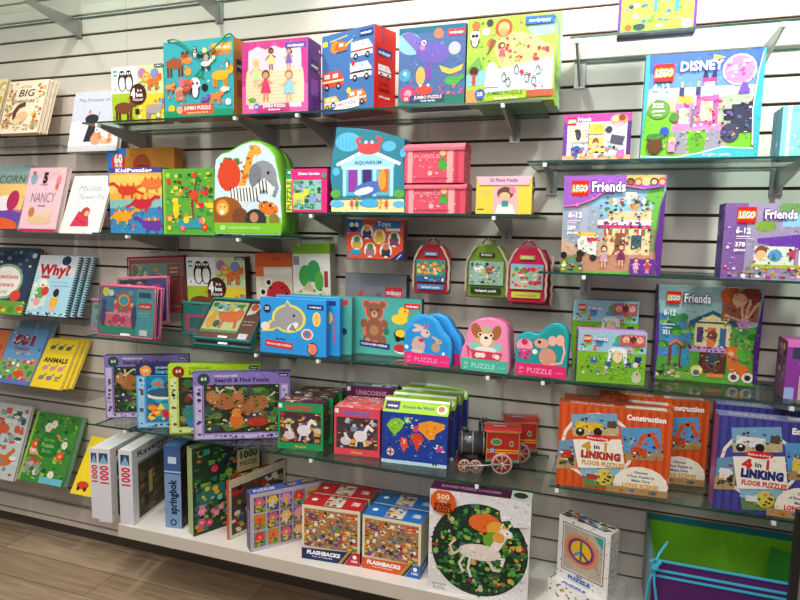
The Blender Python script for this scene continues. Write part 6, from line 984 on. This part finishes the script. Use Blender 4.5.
b.tube([(cx, cy, cz), (cx+.012, cy+.02, cz+.03), (cx+.034, cy+.05, cz+.052)], .0034, '4ac4e4', 6); b.tube([(cx-.004, cy-.004, cz-.004), (cx+.005, cy-.006, cz+.005)], .008, '3ab8dc', 8)
b.build('ribbon_bow', MF(), root)
# green ruffled cloth in the bin
b = MB(); X0 = P(766, 540, -.06).x-x0
def ruf(u, v): return (X0+.005+(W_-X0-.02)*u, -.075+.010*math.sin(u*22+v*3)-.02*v, .02+(hB-.03)*v-.012*math.sin(u*7))
b.grid(ruf, 30, 12, '2f9a2a'); o = b.build('folded_cloth', MF(), None, M.copy()); tag(o, 'green ruffled cloth standing inside the purple fabric bin', 'cloth')
# dark framed sign in the corner
sx = -.62; bl = P(779, 640, sx); tl_ = P(801, 512, sx)
BLs = Vector((bl.x, sx, .0)); h = tl_.z-0; 
X0 = P(790, 590, sx).x; root = empty('framed_sign', Matrix.Translation((X0+.14, sx, 0)), 'black framed floor sign cut off by the lower right corner', 'sign')
zs = P(797, 512, sx).z; b = MB(); tk = .014
b.box(-.14, -.14+tk, 0, .016, 0, zs, '1a1a1c'); b.box(.14-tk, .14, 0, .016, 0, zs, '1a1a1c'); b.box(-.14+tk, .14-tk, 0, .016, zs-tk, zs, '1a1a1c'); b.box(-.14+tk, .14-tk, 0, .016, 0, tk, '1a1a1c'); b.box(-.15, .15, -.06, .08, 0, .006, '1a1a1c')
b.build('frame', mat('black_metal', '1a1a1c', rough=.4), root)
b = MB(); b.box(-.14+tk, .14-tk, .004, .012, tk, zs-tk, '8a8078'); A = Art(.28-2*tk, zs-2*tk, 4); A.sc(14, 2, 3, 90, 20, ['c8402a', 'd85a4a'], 3, 5); b.art(A, (-.14+tk, .004, tk), (1, 0, 0), (0, 0, 1)); b.build('poster', MP(), root)
# ================================================================== picture books on the left
rows = {}
def book(label, bx, by, Y0, rx, tx, ty, th, cover, art, pages='efe8d8', spine=None, seed=2, dx=0, dy=0, dz=0, hscale=1, spiral=None, pad=.003):
    BL, BR, TL = lean(bx, by, Y0, rx, tx, ty); M, w, h = frame(BL, BR, TL)
    if dy: o = M.to_3x3()@Vector((0, dy*(th+(.0075 if spiral else .0015)), 0)); c_ = max(.4, abs((M.to_3x3()@Vector((0, 1, 0))).y)); M.translation = M.translation+Vector((dx, o.length/c_, .0))
    root = empty('picture_book', M, label, 'book'); b = MB()
    b.box(-w/2, w/2, 0, .0016, 0, h, cover); A = Art(w, h, seed); (art(A), A.detail(120)) if art else None; b.art(A, (-w/2, 0, 0), (1, 0, 0), (0, 0, 1)); b.box(-w/2, w/2, th-.0016, th, 0, h, cover)
    b.box(-w/2-.0005, -w/2+.0012, 0, th, 0, h, spine or cover) if not spiral else None
    b.build('cover', MP(), root)
    b = MB(); b.box(-w/2+.002, w/2-pad, .0018, th-.0018, pad, h-pad, pages); b.build('pages', MM(), root)
    if spiral:
        b = MB()
        for i in range(24):
            z = h*(.03+.94*i/23); b.tube([(w/2-.004+.006*math.sin(a_), th/2-(th/2+.003)*math.cos(a_), z) for a_ in [k*.9 for k in range(7)]], .0024, spiral, 5, closed=True)
        b.build('spiral_binding', MP(), root)
    b = None; return root, M, w, h
RT = 'wire rack ledge'
def rail(p0, p1, Y, label, dep=None):
    a, c = P(*p0, Y), P(*p1, Y); z = min(a.z, c.z)-.002; x0, x1 = a.x, c.x; M = Matrix.Translation((x0, 0, z)); root = empty('book_rack', M, label, 'rack'); L_ = x1-x0
    b = MB(); b.box(0, L_, Y-.012, -.002, -.004, -.001, 'ffffff'); b.box(0, L_, -.005, -.002, -.001, .05, 'ffffff'); b.build('acrylic_base', plast, root)
    b = MB(); b.box(0, L_, Y-.0155, Y-.0125, -.004, .018, 'f4f4f2'); b.build('front_lip', plast, root)
wy = -.15
def f_big(A):
    A.r(0, 0, 100, 100, 'ecdcc0').sc(50, 2, 2, 22, 90, ['c8862a', 'd8a85a', 'a8b060', 'b85a2a', '8a9a6a'], 2, 5).sc(40, 74, 2, 24, 90, ['c8862a', 'd8a85a', '7a9a7a', 'b85a2a', 'e0b060'], 2, 5).sc(40, 2, 76, 96, 20, ['c8862a', 'e0b880', '8a9a8a', 'a8582a'], 2, 4).t('LITTLE', 46, 12, 4, 'c8a070', 26, .01).t('BIG', 50, 24, 13, '3a3a34', 42, .0, sh=.15).t('ADVENTURE', 46, 40, 5.5, '7a6a54', 60, .01).ln([(34, 74), (30, 62), (38, 50), (52, 46)], 9, '5a3a24').e(50, 70, 16, 'e8b88a', ry=10, rot=20).e(40, 78, 10, 'f0c8a0', ry=6)
def f_uni2(A): A.r(0, 0, 100, 100, 'f0c87a').r(0, 0, 100, 30, '8aa8a8').r(0, 70, 100, 30, 'c86aa8').e(60, 90, 60, '6a4aa8', ry=20).e(50, 96, 50, 'e8602a', ry=14).t('UNICORN', 48, 22, 12, '5a6a3a', 90, .01).e(62, 60, 22, 'f4ecf0', ry=12).e(78, 56, 12, 'b82a5a', ry=16).e(20, 56, 12, 'c82a4a', ry=12)
def f_nancy(A): A.r(0, 0, 100, 100, 'f4c8d4').sc(30, 4, 4, 92, 50, ['e8a0b8', 'f8dce4', 'd890a8'], 1, 2).t('5', 48, 16, 15, '3a1a2a', 13, .08).e(16, 18, 9, '8ab0b8', ry=9).e(14, 8, 4, 'b86a4a').e(84, 20, 7, 'e88aa0', ry=8).e(78, 10, 12, 'e8c8b0', ry=3).e(82, 30, 5, 'c87a5a', ry=6).t('STORIES', 46, 27, 3, '6a3a4a', 20, .01).t('NANCY', 50, 47, 16, '8a7a80', 66, .0).t('Stories', 50, 60, 3, '6a3a4a', 20, .02).e(50, 82, 34, 'e8c89a', ry=7).e(26, 70, 8, 'c8824a', ry=8).e(66, 72, 18, 'e8d0b8', ry=6).r(0, 96, 100, 4, 'c82a5a')
def f_mat(A): A.r(0, 0, 100, 100, 'f2f0ee').t('Matilda', 50, 22, 9, '8ab0c8', 60, .0, sh=.2).t('Flower Pie', 58, 37, 9, '8ab0c8', 66, .0, sh=.2).sc(24, 10, 10, 80, 46, ['d8c8d8', 'c8d8c8', 'e0d0b8'], 1, 2).p([(22, 88), (36, 62), (62, 66), (70, 88)], 'd83a54').e(54, 64, 11, 'b84a3a', ry=9).e(58, 66, 6, 'e8b894').ln([(34, 74), (60, 84)], 5, 'c82a48')
def f_prin(A): A.r(0, 0, 100, 100, 'c8d0e0').r(0, 50, 100, 50, 'e8eaf0').r(0, 84, 100, 16, 'f4f4f6').t('The Princess of Stars', 52, 14, 6, '5a6484', 88, .0, sh=.2).ln([(44, 62), (58, 34)], 1, '3a3a4a').e(42, 46, 14, '2a2834', ry=8).p([(30, 84), (38, 52), (52, 54), (50, 84)], '2a2a38').e(36, 34, 3, 'd87a8a').e(56, 80, 12, 'e0a07a', ry=10).e(76, 84, 14, 'e8b890', ry=5).sc(14, 48, 62, 40, 26, ['e89a6a', 'f0d0b8', 'd8845a'], 2, 5)
def f_why(A):
    A.r(0, 0, 100, 100, 'a8d8ea').r(0, 0, 100, 34, 'd4e0e4').t('Why?', 46, 24, 16, 'b82430', 74, .06).e(68, 8, 11, '24304a', ry=8).p([(0, 50), (18, 36), (44, 52), (40, 84), (4, 94)], 'cfe8d8').r(16, 34, 20, 5, 'c82a3a').e(26, 48, 9, 'f4f0ec').e(22, 64, 12, '6aa858').e(34, 60, 9, 'd8383a').e(20, 78, 8, 'f0a0b0').sc(14, 4, 48, 36, 44, ['f0e04a', 'd83a3a', 'f8f8f8', '5a8a4a'], 2, 4).t('answers', 66, 44, 3, 'd88aa0', 40, .0).t('to big questions', 66, 50, 3, '6a98b8', 46, .0).e(62, 62, 7, '3a2018', ry=7).r(52, 70, 18, 14, 'f4b82a').r(54, 84, 14, 8, 'e8b898').sc(40, 0, 94, 100, 6, ['1a2a4a', 'e8f0f8'], 1.5, 2.5)
def f_ques(A): A.r(0, 0, 100, 100, '2f3f5c').e(40, 14, 30, '1f2a44', ry=10).sc(24, 4, 4, 92, 50, ['5a7a9a', 'c8d8e0', '3a5a6a', '6aa08a'], 2, 6).e(40, 52, 40, '8ab08a', ry=27).e(40, 52, 35, 'f2eee4', ry=23).t('Questions', 40, 44, 7, 'c83a4a', 56, .02).t('Answers', 40, 56, 7, 'c83a4a', 46, .02).t('world', 36, 67, 6, '6a8a98', 30, .0).r(0, 80, 100, 20, '6aa83a').sc(20, 2, 76, 96, 22, ['e8d84a', '58903a', 'd85a3a'], 3, 8).e(72, 72, 12, 'e0453a', ry=8)
def f_501(A): A.r(0, 0, 100, 100, '6aa0d0').t('501', 46, 22, 16, '8a1f3a', 62, .08).t('THINGS', 44, 38, 6, '8a2a6a', 44, .04).sc(34, 4, 4, 92, 60, ['f0f4f8', 'e8783a', '4a6ab8', 'f0d84a', '8ab0e0'], 2, 4, 'm').r(0, 60, 100, 40, '7ab060').sc(50, 2, 56, 96, 42, ['e8402a', 'f0d03a', '5a6ab0', 'f4f4f0', '4a8a3a', 'c87a9a'], 3, 7, 'm').r(0, 93, 100, 7, '5a7ac8').e(62, 82, 14, 'e0502a', ry=6)
def f_anim(A):
    A.r(0, 0, 100, 100, 'f2d42a').t('ANIMALS', 50, 44, 9, '2a2a2a', 78, .05)
    for y, c in ((18, '5a6a5a'), (60, 'c89098'), (80, '8a7a8a')):
        for x in (24, 50, 76): A.e(x, y, 9, c, ry=4.5).ln([(x+5, y-2), (x+12, y-8)], 4, c).e(x-6, y+4, 2, c)
    A.r(64, 80, 26, 4, 'f2d42a').t('gg', 76, 82, 5, '1a1a1a', 10)
def f_gp(A): A.r(0, 0, 100, 100, '3f8a34').r(0, 0, 5, 100, '9ac83a').sc(130, 5, 2, 92, 96, LEAF+['6aa83a', '2a6a3a', 'a8c84a'], 2, 6, 'm').flowers(16, 6, 4, 90, 92, ['e8503a', 'f08a4a', 'e8e8d8', 'f0a08a', 'd83a2a'], 9).e(46, 46, 24, '1f7a2a', ry=18).t('Garden', 46, 38, 5, '8ac06a', 26, .01).t('Puzzle', 46, 46, 6, 'a8d07a', 28, .01).t('Book', 46, 54, 5, '8ac06a', 20, .01).r(48, 90, 50, 9, '6ac0d0').sc(14, 6, 70, 40, 20, ['8a9a8a', 'a8b0a0'], 4, 8)
def f_pat(A): A.r(0, 0, 100, 100, 'c8d4d0').sc(60, 4, 4, 92, 60, ['5a8a9a', '8ab0a8', 'e8e4d8', '3a5a5a', 'd85a4a'], 4, 9, 'm').e(50, 34, 16, 'e0603a', ry=7).e(60, 76, 26, 'd8742a', ry=8).ln([(70, 74), (86, 60)], 7, 'd8742a').sc(20, 4, 66, 92, 30, ['f0ece4', 'c84a3a', '6a9ab0'], 3, 6)
def f_yell(A): A.r(0, 0, 100, 100, 'f4d82a').e(66, 24, 14, 'e03a2a', ry=8).e(70, 48, 16, '3a9a4a', ry=6).r(44, 60, 34, 14, 'f0f0e8').e(28, 84, 18, 'd8402a', ry=7).e(18, 90, 5, '2a2a2a').e(38, 90, 5, '2a2a2a').e(74, 86, 9, 'e8843a')
rail((-30, 137), (52, 142), wy, 'clear acrylic rack holding the cream books at the top left')
rail((-30, 231), (108, 239), wy, 'clear acrylic rack holding the pink and white books')
rail((-30, 314), (88, 323), wy, 'clear acrylic rack holding the spiral bound question books')
rail((-30, 384), (88, 399), wy, 'clear acrylic rack holding the yellow animal books')
rail((-30, 482), (112, 504), wy, 'clear acrylic rack holding the green garden book')
for i, lab in enumerate(('cream adventure book with a squirrel tail, frontmost of the stack', 'cream adventure book, second in its stack', 'cream adventure book, last in its stack')):
    book(lab, -2, 134, wy, 37, 11, 82, .012, 'ecdcc0', f_big, dx=.003*i, dy=i, seed=31)
book('cream book showing only its right strip at the left edge', -44, 132, wy+.012, -5, -30, 82, .012, 'e8d8a8', lambda A: A.sc(60, 60, 2, 38, 96, ['c8b04a', 'd8a85a', 'a8c060', 'f0e8c0'], 3, 7), seed=32)
r_, M, w, h = book('pale blue book with a dark dressed figure, beside the puzzle shelf', 67, 152, -.085, 116, 76, 93, .02, 'e4e6ec', f_prin, pages='eeeeee', seed=33)
ledge(P(66, 153, -.09).x, P(118, 153, -.09).x, P(68, 152, -.085).z-.002, -.10, 'clear acrylic ledge under the pale blue book', .02)
book('colourful unicorn book cut off by the left edge', -32, 228, wy, 16, -14, 166, .014, '5a7a98', f_uni2, seed=34)
book('pink book with a large number five', 18, 231, wy, 55, 31, 168, .022, 'f4c8d4', f_nancy, seed=35)
book('white book with a figure in a red cape', 59, 233, wy, 98, 75, 176, .010, 'f2f0ee', f_mat, seed=36)
for i, lab in enumerate(('light blue spiral bound question book in front of its two copies', 'light blue spiral bound book, second in its stack', 'light blue spiral bound book, last in its stack')):
    book(lab, 25, 314, wy, 66, 41, 255, .010, 'a8d8ea', f_why, seed=37, dx=.017*i, dy=i, spiral='1c3a44')
book('dark blue question book with a round cream title, left of the spiral books', -22, 312, wy+.004, 22, -2, 247, .012, '2f3f5c', f_ques, seed=38, spiral='2a4a4a')
book('blue book with a big number 501 and red letters', -8, 381, wy, 28, 15, 327, .014, '6aa0d0', f_501, seed=39)
book('grey blue book behind the 501 book, its top edge showing', -8, 381, wy, 28, 14, 320, .012, '6a8898', None, seed=40, dx=.02, dy=1.2)
book('orange book cut off by the left edge beside the 501 book', -34, 378, wy+.01, -6, -18, 328, .012, 'd8743a', lambda A: A.sc(20, 4, 4, 92, 92, ['f0b04a', 'c84a2a'], 4, 9), seed=41)
for i, lab in enumerate(('yellow animals book in front of its two copies', 'yellow animals book, second in its stack', 'yellow animals book, last in its stack')):
    book(lab, 30, 386, wy, 60, 50, 338, .012, 'f2d42a', f_anim, seed=42, dx=.012*i, dy=i)
book('thick green garden puzzle book covered in flowers', 17, 479, wy, 62, 38, 411, .03, '3f8a34', f_gp, pages='8ab8a8', seed=43)
book('grey patterned book with orange animals at the lower left edge', -34, 472, wy, 13, -14, 400, .014, 'c8d4d0', f_pat, seed=44)
book('yellow book with red car and cherries, partly hidden by white jigsaw boxes', 70, 493, wy+.0, 103, 92, 436, .012, 'f4d82a', f_yell, seed=45)

GR = {'glass_shelf': GS, 'acrylic_ledge': 'small clear ledges on the slatwall', 'book_rack': 'clear racks holding the picture books', 'picture_book': 'picture books on the left of the slatwall', 'jumbo_puzzle_box': JP, 'building_set_box': 'building set boxes on the right hand shelves',
      'puzzle_box': 'boxed puzzles on the shelves', 'shaped_puzzle_tin': 'animal shaped puzzle boxes', 'shaped_puzzle_box': 'shaped puzzle boxes on the upper shelves', 'slat_hook': 'clear hooks on the slatwall', 'zip_pouch': 'zip pouch puzzles', 'backpack': 'mini backpack puzzles',
      'search_puzzle_box': 'search and find puzzles', 'unicorn_puzzle_box': 'unicorn puzzle boxes', 'map_puzzle_box': 'world map puzzle boxes', 'tin_locomotive': 'tin locomotives', 'floor_puzzle_box': 'linking floor puzzles', 'jigsaw_box': 'jigsaw boxes on the white platform', 'collage_jigsaw_box': 'toy collage jigsaw boxes', 'peace_puzzle_box': 'speckled peace sign puzzle boxes'}
for o_ in list(C.objects):
    k_ = o_.name.split('.')[0]
    if not o_.parent and 'label' in o_ and 'group' not in o_ and k_ in GR: o_['group'] = GR[k_]
